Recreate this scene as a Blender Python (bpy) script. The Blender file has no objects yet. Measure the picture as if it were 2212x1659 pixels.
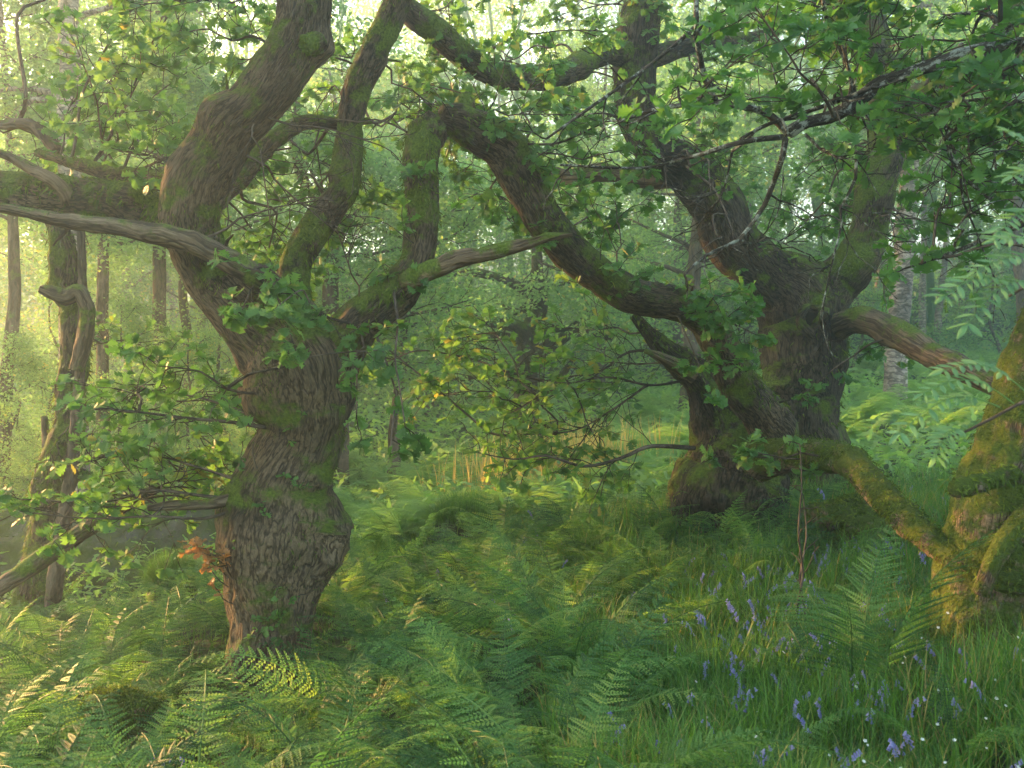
import bpy, math, random
import numpy as np
from mathutils import Vector

# ------------------------------------------------------------------ scene, camera, light
scene = bpy.context.scene
COL = scene.collection
EYE = 1.6
F = 2170.0                      # focal length in reference pixels (reference frame 2212 x 1659)
CU, CV = 1106.0, 829.5

cam_data = bpy.data.cameras.new("camera")
cam_data.sensor_width = 36.0
cam_data.lens = 36.0 * F / 2212.0
cam_data.clip_start = 0.05
cam_data.clip_end = 2000
cam_data.dof.use_dof = True
cam_data.dof.focus_distance = 6.5
cam_data.dof.aperture_fstop = 5.0
cam = bpy.data.objects.new("camera", cam_data)
COL.objects.link(cam)
cam.location = (0, 0, EYE)
cam.rotation_euler = (math.pi / 2, 0, 0)
scene.camera = cam

SUN_AZ = -55.0                  # degrees from the view axis, negative = left
SUN_EL = 14.0
world = bpy.data.worlds.new("World")
scene.world = world
world.use_nodes = True
wn = world.node_tree
wn.nodes.clear()
sky = wn.nodes.new("ShaderNodeTexSky")
sky.sky_type = 'NISHITA'
sky.sun_disc = False
sky.sun_elevation = math.radians(SUN_EL)
sky.sun_rotation = math.radians(SUN_AZ)
sky.air_density = 1.0
sky.dust_density = 2.0
sky.ozone_density = 1.0
bgn = wn.nodes.new("ShaderNodeBackground")
bgn.inputs["Strength"].default_value = 0.15
outw = wn.nodes.new("ShaderNodeOutputWorld")
tint = wn.nodes.new("ShaderNodeMix")            # white balance of the photograph: warm daylight
tint.data_type, tint.blend_type = 'RGBA', 'MULTIPLY'
tint.inputs[0].default_value = 1.0
tint.inputs[7].default_value = (1.07, 1.0, 0.86, 1)
wn.links.new(sky.outputs[0], tint.inputs[6])
wn.links.new(tint.outputs[2], bgn.inputs[0])
wn.links.new(bgn.outputs[0], outw.inputs[0])

sun_data = bpy.data.lights.new("sun", 'SUN')
sun_data.energy = 5.0
sun_data.angle = math.radians(0.6)
sun_data.color = (1.0, 0.50, 0.17)
sun = bpy.data.objects.new("sun", sun_data)
COL.objects.link(sun)
az, el = math.radians(SUN_AZ), math.radians(SUN_EL)
to_sun = Vector((math.sin(az) * math.cos(el), math.cos(az) * math.cos(el), math.sin(el)))
sun.rotation_euler = to_sun.to_track_quat('Z', 'Y').to_euler()
sun.location = to_sun * 60

scene.view_settings.view_transform = 'Standard'
scene.view_settings.look = 'None'
scene.view_settings.exposure = 2.95
scene.view_settings.gamma = 1.0
scene.render.engine = 'CYCLES'
cy = scene.cycles
cy.use_denoising = True
cy.denoiser = 'OPENIMAGEDENOISE'
cy.max_bounces = 10
cy.diffuse_bounces = 8
cy.glossy_bounces = 1
cy.transmission_bounces = 3
cy.volume_bounces = 1
cy.sample_clamp_indirect = 0.7
cy.use_adaptive_sampling = True
cy.adaptive_threshold = 0.007

HAZE_DENSITY = 0.0063
HAZE_G = 0.7

# ------------------------------------------------------------------ small tools
R = np.random.default_rng(11)


def nrm(a):
    a = np.asarray(a, float)
    return a / np.maximum(np.linalg.norm(a, axis=-1, keepdims=True), 1e-9)


def at(u, v, d):
    return np.array([(u - CU) / F * d, d, EYE + (CV - v) / F * d])


def _hash(ix, iy, iz, seed):
    h = (ix * 374761393 + iy * 668265263 + iz * 2147483647 + seed * 974711) & 0xFFFFFFFF
    h = ((h ^ (h >> 13)) * 1274126177) & 0xFFFFFFFF
    h = (h ^ (h >> 16)) & 0xFFFF
    return h / 65535.0


def vnoise(p, seed=0):
    p = np.asarray(p, float)
    i = np.floor(p).astype(np.int64)
    f = p - i
    f = f * f * (3 - 2 * f)
    r = 0
    for dx in (0, 1):
        wx = f[:, 0] if dx else 1 - f[:, 0]
        for dy in (0, 1):
            wy = f[:, 1] if dy else 1 - f[:, 1]
            for dz in (0, 1):
                wz = f[:, 2] if dz else 1 - f[:, 2]
                r = r + wx * wy * wz * _hash(i[:, 0] + dx, i[:, 1] + dy, i[:, 2] + dz, seed)
    return r * 2 - 1


def fbm(p, octs=3, seed=0):
    p = np.asarray(p, float)
    a, s, tot = 1.0, 0, 0
    for o in range(octs):
        s = s + a * vnoise(p * 2 ** o, seed + o * 17)
        tot += a
        a *= 0.5
    return s / tot


def smooth(e0, e1, x):
    t = np.clip((np.asarray(x, float) - e0) / (e1 - e0), 0, 1)
    return t * t * (3 - 2 * t)


def ground_h(x, y):
    x = np.asarray(x, float)
    y = np.asarray(y, float)
    xs = 15 * np.tanh(x / 15)
    yc = np.where(y > 0, y, 0)
    yy = np.where(yc < 45, 0.0013 * yc ** 2, 0.0013 * 45 ** 2 + 0.02 * (yc - 45))
    h = 0.125 * xs + yy + 0.13 * np.where(yc > 27, yc - 27, 0) * smooth(27, 40, yc)
    h = h + 0.16 * np.exp(-(((x - 1.9) / 1.6) ** 2 + ((y - 8.0) / 1.6) ** 2))
    h = h - 0.28 * np.exp(-(((x + 4.2) / 1.8) ** 2 + ((y - 9.0) / 1.4) ** 2))
    h = h + 0.5 * smooth(10.5, 13, y) * smooth(-1.5, -4, x)
    h = h + 0.25 * np.exp(-(((x + 0.25) / 0.75) ** 2 + ((y - 9.3) / 0.5) ** 2))
    h = h - 0.16 * np.exp(-(((x + 1.5) / 0.8) ** 2 + ((y - 5.8) / 0.9) ** 2))
    sh = np.shape(h)
    q = np.stack([np.ravel(x) * 0.9, np.ravel(y) * 0.9, np.zeros(np.size(h))], 1)
    h = h + 0.10 * fbm(q, 3, 5).reshape(sh)
    return h


def gz(x, y):
    return float(ground_h(np.array([x]), np.array([y]))[0])


class Geo:
    """collects vertices / faces and links them as ONE mesh object"""

    def __init__(self):
        self.v, self.q, self.t, self.var, self.bk, self.uv = [], [], [], [], [], []
        self.n = 0

    def add(self, v, q=None, t=None, var=0.5, bk=None):
        v = np.asarray(v, float)
        m = len(v)
        self.v.append(v)
        if q is not None and len(q):
            self.q.append(np.asarray(q, np.int64) + self.n)
        if t is not None and len(t):
            self.t.append(np.asarray(t, np.int64) + self.n)
        self.var.append(np.broadcast_to(np.asarray(var, float), (m,)))
        self.bk.append(v if bk is None else np.asarray(bk, float))
        self.n += m

    def mesh(self, name, mats, smooth_shade=True):
        me = bpy.data.meshes.new(name)
        v = np.concatenate(self.v) if self.v else np.zeros((0, 3))
        q = np.concatenate(self.q) if self.q else np.zeros((0, 4), np.int64)
        t = np.concatenate(self.t) if self.t else np.zeros((0, 3), np.int64)
        me.vertices.add(len(v))
        me.vertices.foreach_set("co", v.astype(np.float32).ravel())
        loops = np.concatenate([q.ravel(), t.ravel()]).astype(np.int32)
        me.loops.add(len(loops))
        me.loops.foreach_set("vertex_index", loops)
        tot = len(q) + len(t)
        me.polygons.add(tot)
        starts = np.concatenate([np.arange(len(q)) * 4, len(q) * 4 + np.arange(len(t)) * 3]).astype(np.int32)
        me.polygons.foreach_set("loop_start", starts)
        me.polygons.foreach_set("loop_total", np.concatenate([np.full(len(q), 4), np.full(len(t), 3)]).astype(np.int32))
        me.polygons.foreach_set("use_smooth", np.full(tot, smooth_shade))
        a = me.attributes.new("var", 'FLOAT', 'POINT')
        a.data.foreach_set("value", np.concatenate(self.var).astype(np.float32))
        b = me.attributes.new("bk", 'FLOAT_VECTOR', 'POINT')
        b.data.foreach_set("vector", np.concatenate(self.bk).astype(np.float32).ravel())
        me.update(calc_edges=True)
        me.validate()
        for m in (mats if isinstance(mats, (list, tuple)) else [mats]):
            me.materials.append(m)
        return me

    def build(self, name, mats, parent=None, smooth_shade=True):
        return link(name, self.mesh(name, mats, smooth_shade), parent)


def link(name, data, parent=None, loc=None, rot=None, sc=None):
    o = bpy.data.objects.new(name, data)
    COL.objects.link(o)
    if parent is not None:
        o.parent = parent
        if loc is None:                       # world-space vertices under a moved parent
            p = parent
            off = Vector((0, 0, 0))
            while p is not None:
                off += p.location
                p = p.parent
            o.location = -off
    if loc is not None:
        o.location = tuple(float(c) for c in loc)
    if rot is not None:
        o.rotation_euler = tuple(float(c) for c in rot)
    if sc is not None:
        o.scale = (sc, sc, sc) if np.isscalar(sc) else tuple(sc)
    return o


def tag(o, label=None, cat=None, group=None, kind=None):
    if label:
        o["label"] = label
    if cat:
        o["category"] = cat
    if group:
        o["group"] = group
    if kind:
        o["kind"] = kind
    return o


def thing(name, loc, label, cat, group=None):
    o = link(name, None, None, loc=loc)
    return tag(o, label, cat, group)


# ------------------------------------------------------------------ materials
def new_mat(name):
    m = bpy.data.materials.new(name)
    m.use_nodes = True
    nt = m.node_tree
    nt.nodes.clear()
    out = nt.nodes.new("ShaderNodeOutputMaterial")
    return m, nt, out


def N(nt, kind, **kw):
    n = nt.nodes.new(kind)
    for k, v in kw.items():
        if hasattr(n, k):
            setattr(n, k, v)
        else:
            n.inputs[k.replace("_", " ")].default_value = v
    return n


def ramp(nt, stops, src):
    r = nt.nodes.new("ShaderNodeValToRGB")
    cr = r.color_ramp
    cr.elements[0].position, cr.elements[1].position = stops[0][0], stops[-1][0]
    for p, c in stops[1:-1]:
        cr.elements.new(p)
    for e, (p, c) in zip(sorted(cr.elements, key=lambda e: e.position), sorted(stops)):
        e.color = (*c, 1) if len(c) == 3 else c
    nt.links.new(src, r.inputs[0])
    return r.outputs[0]


def leaf_material(name, stops, trans=0.45, trans_tint=(1.0, 1.0, 0.55), rough=0.5, spec=0.3, mottling=0.25, objvar=0.2, tgain=2.0):
    m, nt, out = new_mat(name)
    L = nt.links.new
    a = N(nt, "ShaderNodeAttribute", attribute_name="var")
    oi = N(nt, "ShaderNodeObjectInfo")
    no = N(nt, "ShaderNodeTexNoise", Scale=1.3, Detail=3.0)
    ge = N(nt, "ShaderNodeNewGeometry")
    L(ge.outputs["Position"], no.inputs["Vector"])
    m1 = N(nt, "ShaderNodeMath", operation='MULTIPLY_ADD')
    L(no.outputs[0], m1.inputs[0])
    m1.inputs[1].default_value = mottling * 2
    m1.inputs[2].default_value = -mottling
    m2 = N(nt, "ShaderNodeMath", operation='ADD')
    L(m1.outputs[0], m2.inputs[0])
    L(a.outputs["Fac"], m2.inputs[1])
    m3 = N(nt, "ShaderNodeMath", operation='MULTIPLY_ADD')
    L(oi.outputs["Random"], m3.inputs[0])
    m3.inputs[1].default_value = objvar
    m3.inputs[2].default_value = -objvar / 2
    m4 = N(nt, "ShaderNodeMath", operation='ADD')
    L(m3.outputs[0], m4.inputs[0])
    L(m2.outputs[0], m4.inputs[1])
    col = ramp(nt, stops, m4.outputs[0])
    pb = N(nt, "ShaderNodeBsdfPrincipled", Roughness=rough)
    pb.inputs["Specular IOR Level"].default_value = spec
    L(col, pb.inputs["Base Color"])
    tr = N(nt, "ShaderNodeBsdfTranslucent")
    mx = N(nt, "ShaderNodeMix", data_type='RGBA', blend_type='MULTIPLY')
    mx.inputs[0].default_value = 1.0
    L(col, mx.inputs[6])
    mx.inputs[7].default_value = (*[c * tgain for c in trans_tint], 1)
    L(mx.outputs[2], tr.inputs[0])
    ms = N(nt, "ShaderNodeMixShader")
    ms.inputs[0].default_value = trans
    L(pb.outputs[0], ms.inputs[1])
    L(tr.outputs[0], ms.inputs[2])
    L(ms.outputs[0], out.inputs[0])
    return m


def bark_material(name, dark, light, moss_amt=0.5, moss_dark=(0.035, 0.055, 0.008), moss_light=(0.13, 0.18, 0.025),
                  ridge=72.0, stretch=0.20, bump=1.0, lichen=0.0):
    m, nt, out = new_mat(name)
    L = nt.links.new
    a = N(nt, "ShaderNodeAttribute", attribute_name="bk")
    mp = N(nt, "ShaderNodeMapping")
    mp.inputs["Scale"].default_value = (ridge, ridge, ridge * stretch)
    L(a.outputs["Vector"], mp.inputs["Vector"])
    warp = N(nt, "ShaderNodeTexNoise", Scale=7.0, Detail=2.0)
    L(a.outputs["Vector"], warp.inputs["Vector"])
    add = N(nt, "ShaderNodeVectorMath", operation='MULTIPLY_ADD')
    L(warp.outputs["Color"], add.inputs[0])
    add.inputs[1].default_value = (1.2, 1.2, 0.8)
    L(mp.outputs[0], add.inputs[2])
    # fissures: thin lines where a stretched noise crosses its middle, two sizes
    fis = []
    for sc_, wd in ((0.55, 0.085), (1.25, 0.11)):
        fn = N(nt, "ShaderNodeTexNoise", Scale=sc_, Detail=2.5, Roughness=0.6)
        L(add.outputs[0], fn.inputs["Vector"])
        sb = N(nt, "ShaderNodeMath", operation='SUBTRACT')
        L(fn.outputs[0], sb.inputs[0])
        sb.inputs[1].default_value = 0.5
        ab = N(nt, "ShaderNodeMath", operation='ABSOLUTE')
        L(sb.outputs[0], ab.inputs[0])
        sm = N(nt, "ShaderNodeMapRange", interpolation_type='SMOOTHSTEP')
        L(ab.outputs[0], sm.inputs[0])
        sm.inputs[2].default_value = wd
        fis.append(sm.outputs[0])
    fm = N(nt, "ShaderNodeMath", operation='MULTIPLY')
    L(fis[0], fm.inputs[0])
    L(_offset(nt, fis[1], 0.45, 0.55), fm.inputs[1])
    fine = N(nt, "ShaderNodeTexNoise", Scale=2.6, Detail=6.0, Roughness=0.7)
    L(add.outputs[0], fine.inputs["Vector"])
    hm = N(nt, "ShaderNodeMath", operation='MULTIPLY_ADD')
    L(fine.outputs[0], hm.inputs[0])
    hm.inputs[1].default_value = 0.95
    L(_scaled(nt, fm.outputs[0], 0.75), hm.inputs[2])
    col = ramp(nt, [(0.25, dark), (0.68, tuple(0.45 * x + 0.55 * y for x, y in zip(dark, light))), (1.0, light)], _scaled(nt, hm.outputs[0], 0.72))
    # broad tone patches of weathered and damp bark
    big = N(nt, "ShaderNodeTexNoise", Scale=2.3, Detail=4.0, Roughness=0.6)
    L(a.outputs["Vector"], big.inputs["Vector"])
    bt = ramp(nt, [(0.32, (0.42, 0.42, 0.40)), (0.5, (0.85, 0.82, 0.78)), (0.68, (1.3, 1.2, 1.1))], big.outputs[0])
    mb = N(nt, "ShaderNodeMix", data_type='RGBA', blend_type='MULTIPLY')
    mb.inputs[0].default_value = 1.0
    L(col, mb.inputs[6])
    L(bt, mb.inputs[7])
    base = mb.outputs[2]
    if lichen > 0:
        li = N(nt, "ShaderNodeTexNoise", Scale=22.0, Detail=4.0, Roughness=0.7)
        L(a.outputs["Vector"], li.inputs["Vector"])
        lf = ramp(nt, [(0.62 - 0.2 * lichen, (0, 0, 0)), (0.72 - 0.2 * lichen, (1, 1, 1))], li.outputs[0])
        ml = N(nt, "ShaderNodeMix", data_type='RGBA')
        L(lf, ml.inputs[0])
        L(base, ml.inputs[6])
        ml.inputs[7].default_value = (0.25, 0.27, 0.23, 1)
        base = ml.outputs[2]
    # moss grows on upper sides and in patches
    ge = N(nt, "ShaderNodeNewGeometry")
    sx = N(nt, "ShaderNodeSeparateXYZ")
    L(ge.outputs["Normal"], sx.inputs[0])
    mn = N(nt, "ShaderNodeTexNoise", Scale=4.5, Detail=6.0, Roughness=0.68)
    L(a.outputs["Vector"], mn.inputs["Vector"])
    s1 = N(nt, "ShaderNodeMath", operation='MULTIPLY_ADD')
    L(sx.outputs["Z"], s1.inputs[0])
    s1.inputs[1].default_value = 0.085
    L(mn.outputs[0], s1.inputs[2])
    mf = N(nt, "ShaderNodeMapRange", interpolation_type='SMOOTHSTEP')
    L(s1.outputs[0], mf.inputs[0])
    c = 0.70 - 0.34 * moss_amt
    mf.inputs[1].default_value = c
    mf.inputs[2].default_value = c + 0.13
    md = N(nt, "ShaderNodeTexNoise", Scale=75.0, Detail=3.0, Roughness=0.7)
    L(a.outputs["Vector"], md.inputs["Vector"])
    mcol = ramp(nt, [(0.3, moss_dark), (0.7, moss_light)], md.outputs[0])
    mm = N(nt, "ShaderNodeMix", data_type='RGBA')
    L(mf.outputs[0], mm.inputs[0])
    L(base, mm.inputs[6])
    L(mcol, mm.inputs[7])
    hh = N(nt, "ShaderNodeMix", data_type='FLOAT')
    L(mf.outputs[0], hh.inputs[0])
    L(hm.outputs[0], hh.inputs[2])
    L(md.outputs[0], hh.inputs[3])
    bp = N(nt, "ShaderNodeBump", Strength=bump, Distance=0.03)
    L(hh.outputs[0], bp.inputs["Height"])
    pb = N(nt, "ShaderNodeBsdfPrincipled", Roughness=0.9)
    pb.inputs["Specular IOR Level"].default_value = 0.15
    L(mm.outputs[2], pb.inputs["Base Color"])
    L(bp.outputs[0], pb.inputs["Normal"])
    L(pb.outputs[0], out.inputs[0])
    return m


def _offset(nt, s, k, c):
    m = N(nt, "ShaderNodeMath", operation='MULTIPLY_ADD')
    nt.links.new(s, m.inputs[0])
    m.inputs[1].default_value = k
    m.inputs[2].default_value = c
    return m.outputs[0]


def _scaled(nt, s, k):
    m = N(nt, "ShaderNodeMath", operation='MULTIPLY')
    nt.links.new(s, m.inputs[0])
    m.inputs[1].default_value = k
    return m.outputs[0]


def plain_noise_material(name, stops, scale=20, rough=0.85, bump=0.3, detail=6.0, dist=0.02, spec=0.2, second=None):
    m, nt, out = new_mat(name)
    L = nt.links.new
    ge = N(nt, "ShaderNodeAttribute", attribute_name="bk")
    no = N(nt, "ShaderNodeTexNoise", Scale=scale, Detail=detail, Roughness=0.65)
    L(ge.outputs["Vector"], no.inputs["Vector"])
    col = ramp(nt, stops, no.outputs[0])
    if second:
        n2 = N(nt, "ShaderNodeTexNoise", Scale=second[0], Detail=5.0, Roughness=0.7)
        L(ge.outputs["Vector"], n2.inputs["Vector"])
        f2 = ramp(nt, [(second[1], (0, 0, 0)), (second[2], (1, 1, 1))], n2.outputs[0])
        mx = N(nt, "ShaderNodeMix", data_type='RGBA')
        L(f2, mx.inputs[0])
        L(col, mx.inputs[6])
        mx.inputs[7].default_value = (*second[3], 1)
        col = mx.outputs[2]
    bp = N(nt, "ShaderNodeBump", Strength=bump, Distance=dist)
    L(no.outputs[0], bp.inputs["Height"])
    pb = N(nt, "ShaderNodeBsdfPrincipled", Roughness=rough)
    pb.inputs["Specular IOR Level"].default_value = spec
    L(col, pb.inputs["Base Color"])
    L(bp.outputs[0], pb.inputs["Normal"])
    L(pb.outputs[0], out.inputs[0])
    return m


M = {}
M["oak_bark"] = bark_material("oak_bark", (0.035, 0.026, 0.018), (0.23, 0.18, 0.122), 0.60)
M["oak_bark_mossy"] = bark_material("oak_bark_mossy", (0.025, 0.02, 0.014), (0.165, 0.132, 0.092), 0.76)
M["oak_bark_dark"] = bark_material("oak_bark_dark", (0.02, 0.016, 0.012), (0.135, 0.108, 0.08), 0.58)
M["limb_moss"] = bark_material("limb_moss", (0.03, 0.023, 0.016), (0.20, 0.155, 0.105), 0.70)
M["deep_moss"] = bark_material("deep_moss", (0.05, 0.035, 0.025), (0.36, 0.27, 0.20), 0.92, moss_light=(0.09, 0.12, 0.016))
M["dead_wood"] = bark_material("dead_wood", (0.04, 0.029, 0.02), (0.22, 0.17, 0.118), 0.58, ridge=34, stretch=0.05, bump=0.7)
M["twig"] = bark_material("twig_bark", (0.035, 0.027, 0.02), (0.15, 0.12, 0.095), 0.12, ridge=60, bump=0.3)
M["twig_lichen"] = bark_material("twig_lichen", (0.02, 0.016, 0.012), (0.10, 0.085, 0.07), 0.12, ridge=50, bump=0.5, lichen=0.55)
M["birch_bark"] = bark_material("birch_bark", (0.07, 0.055, 0.045), (0.42, 0.37, 0.32), 0.25, ridge=9, stretch=2.2, bump=0.4)
M["far_bark"] = bark_material("far_bark", (0.04, 0.03, 0.022), (0.17, 0.13, 0.10), 0.40, ridge=20, bump=0.6)

M["oak_leaf"] = leaf_material("oak_leaf", [(0.0, (0.035, 0.085, 0.022)), (0.5, (0.072, 0.16, 0.034)), (0.92, (0.12, 0.22, 0.045)), (1.0, (0.22, 0.20, 0.04))], 0.45, trans_tint=(1.0, 1.0, 0.7))
M["oak_leaf_dark"] = leaf_material("oak_leaf_dark", [(0.0, (0.03, 0.085, 0.024)), (0.5, (0.055, 0.145, 0.03)), (0.95, (0.09, 0.19, 0.035)), (1.0, (0.17, 0.18, 0.03))], 0.42)
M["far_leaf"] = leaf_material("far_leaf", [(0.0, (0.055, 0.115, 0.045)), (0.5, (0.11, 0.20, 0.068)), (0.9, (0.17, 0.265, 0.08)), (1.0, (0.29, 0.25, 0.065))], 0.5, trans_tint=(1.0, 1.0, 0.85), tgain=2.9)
M["fern"] = leaf_material("fern_leaf", [(0.0, (0.022, 0.065, 0.022)), (0.4, (0.065, 0.155, 0.042)), (0.8, (0.125, 0.235, 0.06)), (1.0, (0.19, 0.27, 0.06))], 0.45, rough=0.48, spec=0.22, objvar=0.75)
M["grass"] = leaf_material("grass_blade", [(0.0, (0.03, 0.085, 0.015)), (0.5, (0.06, 0.15, 0.022)), (0.95, (0.11, 0.22, 0.035)), (1.0, (0.26, 0.21, 0.08))], 0.4, rough=0.45)
M["dry_grass"] = leaf_material("dry_grass", [(0.0, (0.38, 0.26, 0.08)), (1.0, (0.60, 0.46, 0.16))], 0.4)
M["glade_herb_bright"] = leaf_material("glade_herb_bright", [(0.0, (0.06, 0.13, 0.04)), (0.5, (0.13, 0.24, 0.07)), (1.0, (0.22, 0.33, 0.10))], 0.45, tgain=2.3)  # young bracken green, lightened to put the glade's brightness into the colour
M["moss"] = leaf_material("moss_tuft", [(0.0, (0.03, 0.05, 0.008)), (0.5, (0.07, 0.105, 0.016)), (1.0, (0.13, 0.175, 0.03))], 0.3, rough=0.8, spec=0.1)
M["rowan"] = leaf_material("rowan_leaf", [(0.0, (0.08, 0.18, 0.08)), (1.0, (0.13, 0.25, 0.11))], 0.4)
M["bluebell"] = leaf_material("bluebell_petal", [(0.0, (0.14, 0.14, 0.30)), (0.8, (0.24, 0.24, 0.42)), (1.0, (0.34, 0.27, 0.42))], 0.3, trans_tint=(0.6, 0.6, 1.0), mottling=0.3)
M["white_petal"] = leaf_material("white_petal", [(0.0, (0.60, 0.62, 0.58)), (1.0, (0.72, 0.73, 0.70))], 0.3, trans_tint=(0.6, 0.6, 0.6))
M["stem"] = leaf_material("flower_stem", [(0.0, (0.05, 0.10, 0.03)), (1.0, (0.09, 0.15, 0.04))], 0.2)
M["dry_leaf"] = leaf_material("withered_leaf", [(0.0, (0.16, 0.08, 0.03)), (1.0, (0.32, 0.17, 0.07))], 0.35)
M["soil"] = plain_noise_material("woodland_soil", [(0.3, (0.018, 0.02, 0.008)), (0.55, (0.03, 0.045, 0.012)), (0.75, (0.05, 0.075, 0.02))], scale=6, bump=0.8, dist=0.05)
M["rock"] = plain_noise_material("mossy_rock", [(0.3, (0.025, 0.024, 0.02)), (0.5, (0.075, 0.07, 0.058)), (0.75, (0.17, 0.16, 0.14))], scale=5, bump=0.9, dist=0.08,
                                 second=(2.6, 0.38, 0.54, (0.05, 0.07, 0.014)))
M["hollow"] = plain_noise_material("hollow_shade", [(0.3, (0.008, 0.006, 0.004)), (0.7, (0.03, 0.02, 0.012))], scale=30)


# ------------------------------------------------------------------ tubes (trunks, limbs, twigs)
def catmull(pts, vals, step):
    P = np.asarray(pts, float)
    W = np.asarray(vals, float)
    if len(P) < 2:
        return P, W
    Pe = np.vstack([2 * P[0] - P[1], P, 2 * P[-1] - P[-2]])
    We = np.concatenate([[W[0]], W, [W[-1]]])
    op, ow = [], []
    for i in range(1, len(Pe) - 2):
        n = max(1, int(np.linalg.norm(Pe[i + 1] - Pe[i]) / step))
        t = (np.arange(n) / n)[:, None]
        a, b, c, d = Pe[i - 1], Pe[i], Pe[i + 1], Pe[i + 2]
        op.append(0.5 * ((2 * b) + (-a + c) * t + (2 * a - 5 * b + 4 * c - d) * t ** 2 + (-a + 3 * b - 3 * c + d) * t ** 3))
        a, b, c, d = We[i - 1], We[i], We[i + 1], We[i + 2]
        tt = t[:, 0]
        ow.append(0.5 * ((2 * b) + (-a + c) * tt + (2 * a - 5 * b + 4 * c - d) * tt ** 2 + (-a + 3 * b - 3 * c + d) * tt ** 3))
    op.append(P[-1:])
    ow.append(W[-1:])
    return np.vstack(op), np.concatenate(ow)


def frames(P):
    T = np.gradient(P, axis=0)
    T = nrm(T)
    ref = np.array([0.0, 1.0, 0.0]) if abs(T[0][1]) < 0.8 else np.array([1.0, 0, 0])
    A = np.zeros_like(P)
    a = nrm(ref - T[0] * np.dot(ref, T[0]))
    for i in range(len(P)):
        a = a - T[i] * np.dot(a, T[i])
        a = a / max(np.linalg.norm(a), 1e-9)
        A[i] = a
    return T, A, np.cross(T, A)


def tube(geo, P, Rr, sides, var=0.5, *a, bulges=(), **k):
    return _tube(geo, P, Rr, sides, var, *a, bulges=bulges, **k)


def _tube(geo, P, Rr, sides, var=0.5, lump=0.0, ridge=0.0, seed=0, cap=True, flat=None, lumpscale=3.0, bulges=()):
    """sweep; returns (verts, normals)"""
    P = np.asarray(P, float)
    Rr = np.asarray(Rr, float)
    n = len(P)
    T, A, B = frames(P)
    th = np.arange(sides) / sides * 2 * np.pi
    ca, sa = np.cos(th), np.sin(th)
    s = np.concatenate([[0], np.cumsum(np.linalg.norm(np.diff(P, axis=0), axis=1))])
    dirs = A[:, None, :] * ca[None, :, None] + B[:, None, :] * sa[None, :, None]
    rad = np.repeat(Rr[:, None], sides, 1)
    Rm = max(float(np.mean(Rr)), 1e-4)
    bk = np.stack([np.broadcast_to(ca * Rm, (n, sides)), np.broadcast_to(sa * Rm, (n, sides)), np.repeat(s[:, None], sides, 1)], 2)
    bk = bk + np.array([seed * 1.37, seed * 0.73, seed * 2.11])
    if lump > 0:
        q = (P[:, None, :] + dirs * rad[:, :, None]).reshape(-1, 3)
        nz = fbm(q * lumpscale, 3, seed).reshape(n, sides)
        q2 = bk.reshape(-1, 3) * np.array([7, 7, 1.2])
        fl = vnoise(q2, seed + 3).reshape(n, sides)
        nz2 = fbm(q * lumpscale * 2.8, 2, seed + 21).reshape(n, sides)
        rad = rad * (1 + lump * nz + lump * 0.45 * fl + lump * 0.5 * nz2)
    if ridge > 0:
        q3 = bk.reshape(-1, 3) * np.array([26, 26, 9]) + 0.6 * vnoise(bk.reshape(-1, 3) * 11, seed + 4)[:, None]
        rad = rad + ridge * (1 - 2 * np.abs(vnoise(q3, seed + 9))).reshape(n, sides)
    if flat is not None:
        dirs = A[:, None, :] * ca[None, :, None] * flat + B[:, None, :] * sa[None, :, None]
    V = P[:, None, :] + dirs * rad[:, :, None]
    for bc, br, ba in bulges:
        w = np.exp(-np.sum((V - np.asarray(bc)) ** 2, 2) / br ** 2)
        V = V + dirs * (ba * w * (1 + 0.35 * fbm(V.reshape(-1, 3) * 9, 2, seed).reshape(w.shape)))[:, :, None]
    idx = np.arange(n * sides).reshape(n, sides)
    a = idx[:-1]
    b = np.roll(idx, -1, 1)[:-1]
    c = np.roll(idx, -1, 1)[1:]
    d = idx[1:]
    q = np.stack([a, b, c, d], 2).reshape(-1, 4)
    v = V.reshape(-1, 3)
    t = None
    bkf = bk.reshape(-1, 3)
    if cap:
        v = np.vstack([v, P[0], P[-1] + T[-1] * Rr[-1] * 0.4])
        bkf = np.vstack([bkf, bkf[0], bkf[-1]])
        i0, i1 = n * sides, n * sides + 1
        k = np.arange(sides)
        t = np.vstack([np.stack([np.full(sides, i0), np.roll(k, -1), k], 1),
                       np.stack([np.full(sides, i1), (n - 1) * sides + k, (n - 1) * sides + np.roll(k, -1)], 1)])
    geo.add(v, q, t, var, bkf)
    nd = nrm(dirs).reshape(-1, 3)
    return V.reshape(-1, 3), nd


def trace(rows):
    """rows of (u, v, width, depth) in reference pixels -> points, radii"""
    P = np.array([at(u, v, d) for u, v, w, d in rows])
    r = np.array([0.5 * w / F * d for u, v, w, d in rows])
    return P, r


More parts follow.
